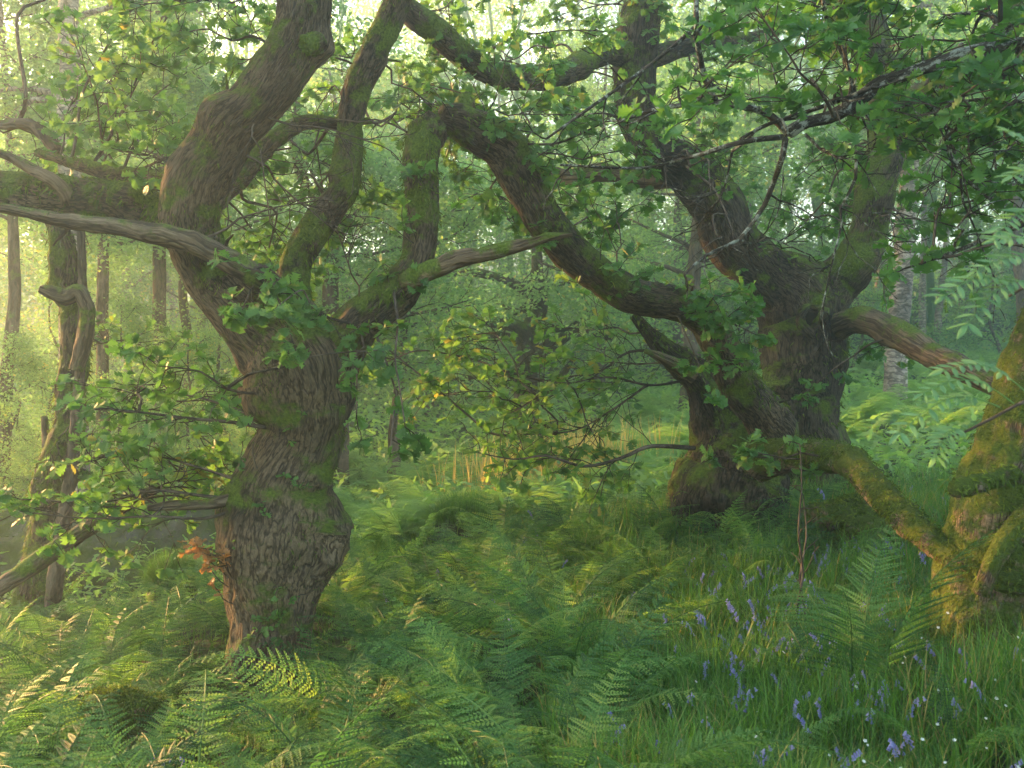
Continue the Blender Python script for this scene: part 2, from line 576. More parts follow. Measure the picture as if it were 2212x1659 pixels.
def moss_tufts(name, V, Nn, parent, dens, length, seed, zmin=0.05, bare=0.0):
    rs = np.random.default_rng(seed)
    keep = (Nn[:, 2] > zmin) & (fbm(V * 4.0, 3, seed) > bare - 0.15)
    V, Nn = V[keep], Nn[keep]
    if len(V) == 0:
        return None
    m = int(len(V) * dens)
    i = rs.integers(0, len(V), m)
    p = V[i] + rs.normal(0, 0.012, (m, 3)) - Nn[i] * 0.004
    d = nrm(Nn[i] * 0.7 + rs.normal(0, 0.45, (m, 3)) + np.array([0, 0, -0.75]) * (1 - Nn[i][:, 2:3] * 0.6))
    L = length * rs.uniform(0.4, 1.3, (m, 1))
    side = nrm(np.cross(d, rs.normal(0, 1, (m, 3)))) * length * 0.16
    tip = p + d * L + np.array([0, 0, -1]) * L * 0.35
    v = np.stack([p - side, p + side, tip], 1).reshape(-1, 3)
    t = np.arange(m * 3).reshape(m, 3)
    g = Geo()
    g.add(v, None, t, np.repeat(rs.uniform(0, 1, m), 3))
    return tag(g.build(name, M["moss"], parent, smooth_shade=False), kind="stuff")


# ------------------------------------------------------------------ leaves
def oak_leaf_template(curl=0.25, fold=0.22, lobes=4, seed=0):
    rs = np.random.default_rng(seed)
    k = lobes * 2 + 2
    x = np.linspace(0, 1, k)
    w = np.zeros(k)
    for i in range(k):
        env = 0.08 + 0.32 * math.sin(math.pi * min(1, (x[i] * 0.86 + 0.02)) ** 1.25)
        w[i] = env * (1.2 if i % 2 == 0 else 0.5) * rs.uniform(0.9, 1.1)
    w[0], w[-1] = 0.02, 0.06
    mid = np.stack([x, np.zeros(k), -curl * x ** 2], 1)
    off = np.where(np.arange(k) % 2 == 0, 0.05, -0.02)
    lf = np.stack([np.clip(x + off, 0, 1.03), w, -curl * x ** 2 + fold * w], 1)
    rt = lf * np.array([1, -1, 1])
    rt[:, 1] *= 0.94
    v = np.vstack([mid, lf, rt])
    a = np.arange(k - 1)
    q = np.vstack([np.stack([a, a + 1, k + a + 1, k + a], 1), np.stack([a, 2 * k + a, 2 * k + a + 1, a + 1], 1)])
    return v, q


LEAVES = [oak_leaf_template(0.15, 0.2, 4, 1), oak_leaf_template(0.35, 0.35, 4, 2), oak_leaf_template(0.05, 0.1, 3, 3), oak_leaf_template(-0.12, 0.28, 4, 4)]
SMALL = (np.array([[0, 0, 0], [0.5, 0.3, 0.08], [1, 0, -0.08], [0.5, -0.3, 0.08]]), np.array([[0, 1, 2, 3]]))


def put_leaves(geo, tmpl, pos, fwd, up, size, var):
    v, q = tmpl
    m, k = len(pos), len(v)
    if m == 0:
        return
    f = nrm(fwd)
    n = up - f * np.sum(up * f, 1, keepdims=True)
    n = nrm(n)
    s = np.cross(n, f)
    V = pos[:, None, :] + size[:, None, None] * (v[None, :, 0:1] * f[:, None, :] + v[None, :, 1:2] * s[:, None, :] + v[None, :, 2:3] * n[:, None, :])
    Q = (q[None, :, :] + (np.arange(m) * k)[:, None, None]).reshape(-1, 4)
    geo.add(V.reshape(-1, 3), Q, None, np.repeat(var, k))


def rosettes(geo, tips, dirs, rs, k=(4, 7), size=(0.06, 0.11), templates=LEAVES, base=0.45, spread=0.28):
    tips = np.asarray(tips)
    dirs = nrm(np.asarray(dirs))
    P, Fd, U, S, Vv = [], [], [], [], []
    for p, d in zip(tips, dirs):
        n = rs.integers(k[0], k[1] + 1)
        up = nrm(np.array([0, 0, 1.0]) + 0.45 * rs.normal(0, 1, 3) + 0.25 * d)
        e1 = nrm(np.cross(up, [0.3, 0.9, 0.1]))
        e2 = np.cross(up, e1)
        ph = rs.uniform(0, 2 * np.pi) + np.arange(n) * 2 * np.pi / n + rs.normal(0, 0.3, n)
        f = np.cos(ph)[:, None] * e1 + np.sin(ph)[:, None] * e2 + 0.55 * d + rs.normal(0, 0.15, (n, 3))
        f[:, 2] -= 0.12
        tone = base + rs.normal(0, 0.12)
        P.append(np.repeat(p[None], n, 0) - d * rs.uniform(0, 0.03, (n, 1)))
        Fd.append(f)
        U.append(np.repeat(up[None], n, 0) + rs.normal(0, 0.35, (n, 3)))
        S.append(rs.uniform(size[0], size[1], n))
        Vv.append(np.clip(tone + rs.normal(0, spread * 0.6, n), 0.02, 0.97))
    if not P:
        return
    P, Fd, U, S, Vv = map(np.concatenate, (P, Fd, U, S, Vv))
    which = rs.integers(0, len(templates), len(P))
    for i, tm in enumerate(templates):
        s = which == i
        put_leaves(geo, tm, P[s], Fd[s], U[s], S[s], Vv[s])


def wobbly(p, d, L, rs, n=5, wob=0.22, trop=-0.05):
    pts = [np.array(p, float)]
    d = nrm(d)
    for i in range(n):
        d = nrm(d + wob * rs.normal(0, 1, 3) + np.array([0, 0, trop]))
        pts.append(pts[-1] + d * L / n)
    return np.array(pts), d


def side_dir(d, rs, ang=(0.6, 1.15), flat=0.45):
    ax = rs.normal(0, 1, 3)
    ax[2] *= flat
    p = ax - d * np.dot(ax, d)
    p = nrm(p)
    a = rs.uniform(*ang)
    return nrm(d * math.cos(a) + p * math.sin(a))


def spray(wood, path, r0, r1, rs, tips, dirs, start=0.35, twigs=9, tl=(0.22, 0.5), sub=2, main_sides=6):
    """a traced or generated branch with side twigs; leafy tips are collected"""
    rad = np.linspace(r0, r1, len(path))
    P, rr = catmull(path, rad, 0.06)
    tube(wood, P, rr, main_sides, rs.uniform(), lump=0.18 if r0 > 0.008 else 0, seed=int(rs.integers(1, 900)))
    n = len(P)
    T = nrm(np.gradient(P, axis=0))
    tips.append(P[-1])
    dirs.append(T[-1])
    for j in range(twigs):
        t = start + (1 - start) * (j + rs.uniform(0.1, 0.9)) / twigs
        i = min(n - 1, int(t * n))
        L = rs.uniform(*tl) * (1.15 - 0.55 * t)
        q, e = wobbly(P[i], side_dir(T[i], rs), L, rs, 5, 0.2, rs.uniform(-0.06, 0.05))
        Q, qr = catmull(q, np.linspace(max(r1 * 0.9, 0.0034), 0.0022, len(q)), 0.05)
        tube(wood, Q, qr, 4, rs.uniform(), cap=False)
        tips.append(q[-1])
        dirs.append(e)
        for s in range(sub):
            k = rs.integers(1, len(q) - 1)
            w, e2 = wobbly(q[k], side_dir(nrm(q[k + 1] - q[k]), rs), L * rs.uniform(0.3, 0.6), rs, 3, 0.2, 0.0)
            tube(wood, w, np.linspace(0.0026, 0.0018, len(w)), 4, rs.uniform(), cap=False)
            tips.append(w[-1])
            dirs.append(e2)


class Tree:
    """a thing with named parts; keeps anchor points on its limbs"""

    def __init__(self, name, base, label, cat, group=None):
        self.root = thing(name, base, label, cat, group)
        self.anchor = []
        self.seed = abs(hash(label)) % 1 + len(label)

    def limb(self, rows, name, mat, sides=40, lump=0.15, ridge=0.009, moss=0.0, mosslen=0.035, seed=1, step=0.03, flat=None, label=None, bare=0.0, anchor=True, zmin=0.0, lumpscale=3.0, bulges=(), stubs=0):
        P, r = trace(rows) if not isinstance(rows, tuple) else rows
        P, r = catmull(P, r, step)
        P = P + 0.12 * r[:, None] * np.stack([vnoise(P * 4, seed + k) for k in (1, 2, 3)], 1)
        rb = np.random.default_rng(seed + 700)
        bl = list(bulges)
        if sides >= 36:
            for k in range(int(np.sum(np.linalg.norm(np.diff(P, axis=0), axis=1)) / 0.28)):
                i = rb.integers(2, len(P) - 2)
                bl.append((P[i] + nrm(rb.normal(0, 1, 3)) * r[i], r[i] * rb.uniform(0.45, 1.0), r[i] * rb.uniform(0.12, 0.34)))
        g = Geo()
        V, Nn = tube(g, P, r, sides, 0.5, lump, ridge, seed, flat=flat, lumpscale=lumpscale, bulges=bl)
        o = g.build(name, M[mat], self.root)
        for k in range(stubs):
            i = rb.integers(len(P) // 8, len(P) - len(P) // 8)
            dd = side_dir(nrm(P[i + 1] - P[i]), rb, (0.7, 1.3))
            q, e = wobbly(P[i] + dd * r[i] * 0.7, dd, r[i] * 0.3 + rb.uniform(0.06, 0.2), rb, 5, 0.18, 0.0)
            sg = Geo()
            tube(sg, *catmull(q, np.linspace(rb.uniform(0.012, 0.022), 0.005, len(q)), 0.02), 8, 0.5, 0.2, seed=seed + k)
            sg.build("stub", M["dead_wood"], o)
        if label:
            o["label"] = label
        if anchor:
            self.anchor.append(P[len(P) // 4:: max(1, int(0.1 / step))])
        if moss > 0:
            moss_tufts("moss", V, Nn, o, moss, mosslen, seed + 50, zmin, bare)
        return o

    def branch(self, path, r0, r1, rs, leaf="oak_leaf", wood="twig", start=0.3, twigs=8, tl=(0.22, 0.5), sub=2, k=(5, 7), size=(0.048, 0.086), base=0.45, leaves=True, name="branch"):
        w, tips, dirs = Geo(), [], []
        spray(w, path, r0, r1, rs, tips, dirs, start, twigs, tl, sub)
        o = w.build(name, M[wood], self.root)
        if leaves:
            f = Geo()
            rosettes(f, tips, dirs, rs, k, size, base=base)
            f.build("foliage", M[leaf], o, smooth_shade=False)
        return o

    def fill(self, rect, dd, count, seed, sag=0.12, reach=None, **kw):
        rs = np.random.default_rng(seed)
        A = np.vstack(self.anchor)
        u0, v0, u1, v1 = rect
        for i in range(count):
            u, v, d = rs.uniform(u0, u1), rs.uniform(v0, v1), rs.uniform(*dd)
            tgt = at(u, v, d)
            dist = np.linalg.norm(A - tgt, axis=1)
            ok = np.argsort(dist + np.where(dist < 0.25, 3, 0))[: 7]
            a = A[ok[rs.integers(0, len(ok))]]
            L = np.linalg.norm(tgt - a)
            t = np.linspace(0, 1, 6)[:, None]
            path = a + (tgt - a) * t + np.array([0, 0, 1.0]) * (sag * L * np.sin(np.pi * t)) * rs.uniform(-0.6, 1)
            path[1:-1] += rs.normal(0, 0.045 * L, (4, 3))
            ext = nrm(path[-1] - path[-2]) * 0.3 + np.array([0, 0, -0.04])
            path = np.vstack([path, path[-1] + ext])
            Lt = L + 0.3
            kw2 = dict(kw)
            kw2["start"] = max(0.25, 1 - 1.0 / Lt)
            self.branch(path, float(np.clip(0.004 + 0.0055 * Lt, 0.006, 0.02)), 0.0035, rs, **kw2)


def blob(geo, c, rad, seed, amp=0.3, nu=40, nv=28, freq=2.5, squash=(1, 1, 1)):
    u = np.linspace(0, 2 * np.pi, nu, endpoint=False)
    v = np.linspace(0.02, np.pi - 0.02, nv)
    uu, vv = np.meshgrid(u, v)
    d = np.stack([np.sin(vv) * np.cos(uu), np.sin(vv) * np.sin(uu), np.cos(vv)], 2).reshape(-1, 3)
    r = 1 + amp * fbm(d * freq + seed, 4, seed)
    P = np.array(c) + d * r[:, None] * rad * np.array(squash)
    idx = np.arange(nu * nv).reshape(nv, nu)
    q = np.stack([idx[:-1], idx[1:], np.roll(idx, -1, 1)[1:], np.roll(idx, -1, 1)[:-1]], 2).reshape(-1, 4)
    bk = P - np.array(c) + seed
    geo.add(P, q, None, 0.5, bk)
    return P, d


# ------------------------------------------------------------------ ground
def build_ground():
    g = Geo()
    a = np.linspace(-1, 1, 241)
    xs = 26 * a * 0.5 + 150 * np.sign(a) * np.abs(a) ** 5
    b = np.linspace(0, 1, 241)
    ys = -20 + 22 * b + 34 * b ** 2 + 120 * b ** 6
    X, Y = np.meshgrid(xs, ys)
    Z = ground_h(X, Y)
    V = np.stack([X.ravel(), Y.ravel(), Z.ravel()], 1)
    i = np.arange(len(V)).reshape(X.shape)
    q = np.stack([i[:-1, :-1], i[:-1, 1:], i[1:, 1:], i[1:, :-1]], 2).reshape(-1, 4)
    g.add(V, q)
    tag(g.build("ground", M["soil"]), kind="structure", label="leafy woodland floor sloping up to the right")


build_ground()

# ------------------------------------------------------------------ the big oak, left of the middle
lo = Tree("oak_tree", at(560, 1490, 6.0), "big twisted oak with S-shaped trunk and burr, left of the middle", "tree")
lo.limb([(618, 1590, 130, 6.0), (604, 1500, 124, 6.0), (592, 1420, 146, 6.0), (588, 1335, 168, 6.0), (590, 1240, 184, 6.0), (596, 1150, 196, 6.0), (606, 1080, 194, 6.0),
         (624, 1010, 172, 6.0), (655, 940, 172, 6.0), (668, 870, 195, 6.0), (655, 800, 210, 6.0), (610, 740, 180, 6.0), (540, 680, 140, 5.98),
         (470, 610, 124, 5.95), (430, 540, 118, 5.9), (417, 460, 116, 5.85), (428, 390, 122, 5.8), (470, 312, 122, 5.75), (530, 245, 114, 5.7), (585, 180, 108, 5.7),
         (628, 115, 104, 5.7), (652, 50, 106, 5.7), (658, -30, 104, 5.7), (640, -130, 95, 5.7), (600, -260, 80, 5.6), (560, -420, 60, 5.5)],
        "trunk", "oak_bark", sides=128, lump=0.15, ridge=0.010, moss=0.35, mosslen=0.022, stubs=8, seed=4, step=0.016, bare=0.34, zmin=-0.4,
        bulges=[(at(722, 1150, 6.05), 0.25, 0.22), (at(690, 1215, 6.0), 0.16, 0.07), (at(488, 1095, 6.0), 0.13, 0.06), (at(500, 1180, 6.0), 0.10, 0.04), (at(560, 1260, 5.75), 0.16, 0.05), (at(700, 900, 5.8), 0.14, 0.05), (at(640, 790, 5.8), 0.18, 0.06), (at(690, 100, 5.7), 0.09, 0.06), (at(385, 440, 5.8), 0.14, 0.03)])
lo.limb([(690, 850, 110, 6.05), (720, 775, 118, 6.03), (772, 695, 100, 6.0), (845, 632, 88, 6.0), (895, 580, 80, 6.02), (908, 505, 72, 6.08), (910, 430, 74, 6.1), (908, 350, 76, 6.15),
         (915, 295, 72, 6.2), (905, 262, 46, 6.2)],
        "limb", "limb_moss", sides=64, lump=0.16, moss=0.9, mosslen=0.035, stubs=3, seed=9, step=0.02, bare=0.28, zmin=-0.3)
lo.limb([(660, 720, 90, 6.2), (635, 640, 70, 6.3), (642, 560, 64, 6.4), (692, 480, 64, 6.5), (742, 412, 60, 6.55), (752, 330, 56, 6.6), (758, 250, 56, 6.6), (775, 175, 60, 6.6), (815, 95, 58, 6.6),
         (850, 25, 56, 6.6), (880, -60, 50, 6.6), (905, -200, 40, 6.6)],
        "limb", "oak_bark_mossy", sides=48, lump=0.16, moss=0.8, mosslen=0.035, stubs=5, seed=15, step=0.025, bare=0.22, zmin=-0.2)
lo.limb([(420, 520, 90, 6.15), (350, 470, 92, 6.3), (255, 440, 88, 6.35), (130, 425, 86, 6.4), (10, 412, 84, 6.4), (-110, 400, 74, 6.4), (-260, 370, 60, 6.4)],
        "limb", "limb_moss", sides=48, lump=0.14, moss=0.9, mosslen=0.05, seed=21, step=0.025, bare=-0.1, zmin=-0.1)
lo.limb([(460, 440, 45, 6.1), (510, 392, 44, 6.3), (562, 332, 42, 6.45), (610, 290, 38, 6.5), (665, 264, 30, 6.6), (735, 268, 22, 6.7), (800, 262, 12, 6.8)],
        "limb", "limb_moss", sides=28, lump=0.14, moss=0.5, seed=23, bare=0.0)
lo.limb([(400, 400, 40, 6.1), (350, 385, 36, 6.3), (285, 380, 34, 6.5), (225, 370, 30, 6.6), (160, 352, 22, 6.7), (80, 330, 14, 6.8)],
        "limb", "limb_moss", sides=24, lump=0.14, moss=0.5, seed=25, bare=0.0)
lo.limb([(150, 440, 28, 6.3), (138, 412, 28, 6.25), (108, 384, 25, 6.2), (62, 360, 20, 6.2), (15, 335, 15, 6.2), (-40, 320, 10, 6.2)],
        "dead_limb", "dead_wood", sides=20, lump=0.2, seed=27)
lo.limb([(125, 330, 24, 6.9), (92, 290, 26, 6.9), (58, 268, 24, 6.9), (5, 268, 20, 6.9), (-60, 260, 16, 6.9)],
        "limb", "far_bark", sides=20, lump=0.2, moss=0.3, seed=29)
lo.limb([(680, 690, 40, 5.85), (640, 652, 46, 5.78), (570, 610, 48, 5.7), (490, 560, 50, 5.62), (400, 518, 48, 5.58), (290, 496, 42, 5.55), (180, 482, 36, 5.5), (90, 466, 26, 5.5), (20, 452, 18, 5.5), (-60, 445, 12, 5.5)],
        "dead_limb", "dead_wood", sides=36, lump=0.24, ridge=0.004, moss=0.35, mosslen=0.02, stubs=2, seed=31, step=0.02, bare=0.1, zmin=0.35, label="grey barkless limb with mossy top edge", lumpscale=5)
lo.limb([(870, 610, 42, 5.9), (925, 586, 42, 5.85), (985, 560, 34, 5.8), (1060, 545, 28, 5.8), (1130, 528, 22, 5.8), (1180, 512, 16, 5.8), (1236, 505, 7, 5.8)],
        "dead_limb", "dead_wood", sides=24, lump=0.2, moss=0.3, mosslen=0.02, seed=33, bare=0.15, zmin=0.3)
lo.limb([(540, 1075, 30, 5.9), (490, 1080, 24, 5.85), (430, 1092, 20, 5.8), (370, 1092, 16, 5.75), (320, 1098, 10, 5.7)],
        "dead_limb", "dead_wood", sides=18, lump=0.2, seed=35)
g = Geo()
blob(g, at(668, 95, 5.62), 0.075, 8, 0.35, 32, 24, 3.0, (1.2, 0.9, 1.0))
g.build("knot", M["oak_bark_mossy"], lo.root)
g = Geo()
blob(g, at(928, 285, 6.2), 0.10, 18, 0.35, 32, 24, 3.0, (1.0, 0.9, 1.2))
g.build("knot", M["limb_moss"], lo.root)

# long leafy branches of the oak that the photo shows one by one
rs = np.random.default_rng(100)
for rows, kw in [
    ([(600, 915, 0, 5.9), (577, 923, 0, 5.85), (500, 912, 0, 5.7), (400, 903, 0, 5.6), (300, 890, 0, 5.5), (170, 877, 0, 5.4)], dict(r0=0.016)),
    ([(590, 850, 0, 5.9), (567, 852, 0, 5.8), (490, 840, 0, 5.6), (434, 803, 0, 5.5), (340, 790, 0, 5.45)], dict(r0=0.012)),
    ([(560, 905, 0, 5.9), (470, 870, 0, 6.1), (380, 850, 0, 6.2), (250, 840, 0, 6.2)], dict(r0=0.010)),
    ([(520, 1080, 0, 5.9), (430, 1070, 0, 5.8), (330, 1060, 0, 5.6), (220, 1085, 0, 5.5), (80, 1080, 0, 5.4)], dict(r0=0.012)),
    ([(510, 1100, 0, 5.9), (440, 1120, 0, 5.7), (330, 1115, 0, 5.5), (200, 1120, 0, 5.3), (40, 1105, 0, 5.2)], dict(r0=0.011)),
    ([(520, 1040, 0, 5.9), (430, 1010, 0, 5.9), (330, 985, 0, 6.0), (200, 990, 0, 6.1)], dict(r0=0.010)),
]:
    P, _ = trace(rows)
    lo.branch(P, kw["r0"], 0.004, rs, start=0.25, twigs=8, tl=(0.22, 0.45), k=(4, 6), base=0.5)
    lo.anchor.append(catmull(P, np.ones(len(P)), 0.12)[0][3:])
lo.fill((160, -20, 600, 200), (5.4, 7.5), 7, 201)
lo.fill((0, 180, 420, 400), (5.6, 7.5), 6, 202)
lo.fill((440, 590, 690, 720), (5.35, 5.6), 4, 203, twigs=5, tl=(0.12, 0.3))
lo.fill((200, 770, 560, 940), (5.5, 7.0), 3, 204, base=0.55)
lo.fill((0, 1000, 480, 1090), (5.5, 7.0), 4, 205, base=0.65)
lo.fill((690, 160, 960, 420), (6.7, 7.8), 7, 206)
lo.fill((500, 430, 760, 640), (7.0, 8.2), 4, 207)
lo.fill((640, 760, 860, 960), (5.3, 5.7), 4, 208, twigs=3, tl=(0.1, 0.25), sub=1)
lo.fill((430, 200, 640, 420), (6.9, 8.0), 4, 209)
lo.fill((480, 60, 1000, 640), (5.4, 6.2), 6, 211, leaves=False, twigs=5, tl=(0.2, 0.5))
lo.fill((100, -500, 1100, -60), (5.0, 7.0), 3, 210, twigs=12)

# ------------------------------------------------------------------ front oak of the right pair
fr = Tree("oak_tree", at(1570, 1160, 8.0), "squat burred oak bole with a broken snag and an arching mossy limb", "tree")
fr.limb([(1572, 1190, 235, 8.0), (1568, 1120, 226, 8.0), (1568, 1060, 212, 8.0), (1580, 1000, 196, 8.0), (1578, 950, 172, 8.0), (1560, 905, 120, 8.0), (1536, 860, 84, 7.98), (1500, 808, 64, 7.95), (1450, 762, 44, 7.9),
         (1412, 732, 30, 7.9), (1385, 700, 20, 7.9), (1368, 682, 12, 7.9)], "trunk", "oak_bark_dark", sides=110, lump=0.24, ridge=0.012, moss=0.45, mosslen=0.03, seed=41, step=0.022, bare=0.05, zmin=-0.3, lumpscale=4,
        bulges=[(at(1470, 1080, 7.9), 0.22, 0.10), (at(1530, 1090, 7.6), 0.2, 0.10), (at(1650, 1070, 7.8), 0.22, 0.10), (at(1600, 990, 7.7), 0.18, 0.06)])
fr.limb([(1500, 812, 40, 7.85), (1462, 790, 32, 7.82), (1428, 772, 22, 7.8), (1392, 758, 8, 7.8)], "dead_limb", "dead_wood", sides=14, lump=0.3, seed=44, anchor=False)
fr.limb([(1660, 985, 120, 7.8), (1672, 930, 98, 7.6), (1640, 890, 88, 7.5), (1595, 835, 80, 7.4), (1560, 765, 74, 7.3), (1520, 690, 74, 7.2), (1455, 655, 72, 7.1), (1385, 642, 72, 7.0), (1310, 608, 72, 6.9),
         (1235, 545, 76, 6.8), (1170, 472, 80, 6.7), (1130, 395, 88, 6.65), (1090, 325, 92, 6.6), (1035, 283, 84, 6.5), (985, 258, 66, 6.4), (955, 250, 40, 6.35)],
        "limb", "limb_moss", sides=60, lump=0.15, moss=0.8, mosslen=0.038, stubs=6, seed=43, step=0.022, bare=0.18, zmin=-0.2)
fr.limb([(1620, 1000, 90, 7.7), (1700, 985, 70, 7.2), (1775, 985, 66, 6.6), (1840, 1005, 66, 6.1), (1900, 1062, 62, 5.7), (1960, 1122, 58, 5.3), (2025, 1175, 54, 5.0), (2090, 1218, 50, 4.8), (2160, 1246, 52, 4.7), (2240, 1268, 46, 4.65), (2330, 1300, 40, 4.6)],
        "limb", "deep_moss", sides=56, lump=0.16, moss=1.6, mosslen=0.024, seed=45, step=0.02, bare=-0.12, zmin=-0.3, label="low moss-covered limb sagging to the right")
fr.limb([(2070, 1215, 36, 4.85), (2120, 1200, 44, 4.75), (2165, 1172, 44, 4.65), (2220, 1140, 40, 4.6), (2290, 1090, 36, 4.6)],
        "limb", "deep_moss", sides=36, lump=0.2, moss=1.0, mosslen=0.022, seed=46, step=0.02, bare=-0.05, zmin=-0.2)
g = Geo()
blob(g, at(1003, 250, 6.45), 0.11, 19, 0.35, 32, 24, 3.0, (0.8, 0.9, 1.2))
g.build("knot", M["limb_moss"], fr.root)
rs = np.random.default_rng(101)
for rows, r0 in [
    ([(1500, 968, 0, 7.7), (1440, 964, 0, 7.5), (1395, 966, 0, 7.4), (1340, 990, 0, 7.3), (1262, 1007, 0, 7.2), (1180, 985, 0, 7.1), (1110, 992, 0, 7.0), (1020, 975, 0, 6.9)], 0.021),
    ([(1490, 820, 0, 7.9), (1405, 832, 0, 7.7), (1310, 815, 0, 7.5), (1200, 840, 0, 7.4), (1090, 900, 0, 7.3)], 0.013),
    ([(1450, 760, 0, 7.9), (1360, 760, 0, 7.9), (1300, 800, 0, 7.8), (1220, 815, 0, 7.8), (1130, 830, 0, 7.7)], 0.014),
    ([(1400, 830, 0, 7.8), (1330, 880, 0, 7.6), (1240, 930, 0, 7.5), (1120, 940, 0, 7.3)], 0.010),
]:
    P, _ = trace(rows)
    fr.branch(P, r0, 0.004, rs, start=0.2, twigs=13, tl=(0.3, 0.65), base=0.66)
    fr.anchor.append(catmull(P, np.ones(len(P)), 0.12)[0][3:])
fr.fill((780, 660, 1440, 960), (7.2, 8.6), 11, 301, tl=(0.25, 0.6), base=0.66)
fr.fill((1390, 600, 1640, 710), (6.5, 6.9), 3, 302, twigs=6, tl=(0.15, 0.35), leaf="oak_leaf_dark")
fr.fill((1000, 330, 1400, 560), (6.9, 8.2), 6, 303, leaf="oak_leaf_dark")
fr.fill((880, 170, 1350, 340), (6.3, 7.8), 9, 304)
fr.fill((1570, 930, 1720, 1010), (6.3, 6.8), 2, 305, twigs=4, tl=(0.12, 0.25))
fr.fill((1490, 700, 1640, 900), (6.8, 7.2), 1, 306, twigs=4, tl=(0.15, 0.3), leaf="oak_leaf_dark")

# ------------------------------------------------------------------ rear oak of the right pair
rr = Tree("oak_tree", at(1740, 980, 9.3), "dark forked oak with a knot hole, standing behind the squat burred oak", "tree")
rr.limb([(1742, 1040, 190, 9.3), (1738, 970, 165, 9.3), (1735, 900, 155, 9.3), (1735, 830, 160, 9.3), (1738, 760, 166, 9.3), (1735, 700, 172, 9.3), (1705, 645, 150, 9.3), (1650, 592, 120, 9.2), (1588, 525, 106, 9.1),
         (1545, 440, 102, 9.0), (1490, 372, 94, 8.9), (1425, 330, 88, 8.8), (1388, 268, 88, 8.8), (1372, 190, 90, 8.8), (1372, 110, 92, 8.8), (1382, 40, 88, 8.8), (1392, -60, 80, 8.8), (1400, -220, 64, 8.8), (1380, -400, 44, 8.8)],
        "trunk", "oak_bark_dark", sides=90, lump=0.15, ridge=0.009, moss=0.3, mosslen=0.045, stubs=7, seed=51, step=0.03, bare=0.12, zmin=-0.1)
rr.limb([(1755, 700, 120, 9.3), (1800, 625, 105, 9.3), (1850, 562, 88, 9.2), (1878, 485, 76, 9.15), (1892, 400, 74, 9.1), (1915, 315, 82, 9.1), (1925, 245, 90, 9.1), (1915, 175, 82, 9.1), (1885, 110, 70, 9.1), (1880, 20, 60, 9.1), (1890, -100, 50, 9.1), (1900, -260, 40, 9)],
        "limb", "oak_bark_mossy", sides=60, lump=0.16, moss=0.4, mosslen=0.05, stubs=4, seed=53, step=0.03, bare=0.05, zmin=-0.2)
rr.limb([(1925, 260, 60, 9.1), (1985, 222, 60, 8.8), (2050, 180, 56, 8.4), (2120, 130, 60, 8.0), (2170, 60, 50, 7.8), (2240, -20, 44, 7.6)],
        "limb", "oak_bark_dark", sides=36, lump=0.2, moss=0.2, seed=55)
rr.limb([(1790, 720, 60, 9.2), (1822, 700, 58, 9.0), (1870, 690, 58, 8.8), (1940, 720, 56, 8.5), (2010, 765, 52, 8.2), (2080, 800, 50, 7.9), (2150, 830, 46, 7.7), (2230, 856, 40, 7.5)],
        "dead_limb", "dead_wood", sides=36, lump=0.2, moss=0.3, mosslen=0.03, seed=57, step=0.025, bare=0.05, zmin=0.3, label="weathered brown limb drooping to the right")
rr.limb([(1470, 372, 50, 9.0), (1420, 386, 40, 9.1), (1365, 384, 36, 9.2), (1300, 374, 36, 9.3), (1235, 384, 34, 9.4), (1190, 372, 26, 9.5)],
        "dead_limb", "dead_wood", sides=24, lump=0.24, moss=0.3, seed=59, bare=0.05)
rr.limb([(1372, 120, 60, 8.8), (1310, 112, 50, 8.5), (1240, 150, 50, 8.2), (1160, 168, 50, 7.9), (1080, 162, 52, 7.6), (1005, 122, 54, 7.3), (935, 62, 54, 7.1), (880, 22, 50, 7.0), (840, -30, 40, 7.0), (800, -120, 28, 7)],
        "limb", "oak_bark_mossy", sides=40, lump=0.18, moss=0.5, mosslen=0.045, seed=60, step=0.03, bare=0.0, zmin=-0.1)
rr.limb([(1400, 125, 40, 8.9), (1470, 105, 36, 9.1), (1540, 90, 34, 9.3), (1600, 85, 26, 9.5), (1680, 70, 16, 9.7)],
        "limb", "oak_bark_dark", sides=24, lump=0.2, seed=58)
# knot hole: raised lip around a blob with the hole's shade in its colour
g = Geo()
c = at(1752, 688, 8.9)
th = np.linspace(0, 2 * np.pi, 25)
ring = np.stack([c[0] + 0.075 * np.cos(th), np.full(25, c[1]) - 0.02 * np.cos(2 * th), c[2] + 0.125 * np.sin(th)], 1)
ring += 0.03 * np.stack([np.sin(3 * th + 1), 0.3 * np.sin(4 * th), np.sin(2 * th + 2)], 1)
tube(g, ring, 0.046 + 0.014 * np.sin(th * 2 + 0.6), 20, 0.5, 0.6, 0.006, 5, cap=False, lumpscale=12)
kh = g.build("knot_hole", M["oak_bark_dark"], rr.root)
g = Geo()
blob(g, c + np.array([0, 0.02, 0]), 0.07, 2, 0.1, 20, 14, 2, (1, 0.5, 1.6))
g.build("hollow", M["hollow"], kh)
rr.fill((850, -20, 1400, 200), (7.0, 9.5), 9, 401)
rr.fill((1400, 0, 1750, 350), (8.0, 10.5), 9, 402)
rr.fill((1600, 350, 2000, 640), (9.3, 11.0), 10, 403, leaf="oak_leaf_dark")
rr.fill((1750, 0, 2200, 400), (9.2, 11.0), 12, 404, leaf="oak_leaf_dark")
rr.fill((1690, 690, 1960, 930), (8.6, 9.1), 2, 405, twigs=5, tl=(0.15, 0.35), leaf="oak_leaf_dark")
rr.fill((1430, 300, 2050, 650), (7.2, 8.6), 10, 407, leaves=False, twigs=6, tl=(0.25, 0.6))
rr.fill((1200, -500, 2300, -40), (7.5, 10.0), 5, 406, twigs=12, leaf="oak_leaf_dark")

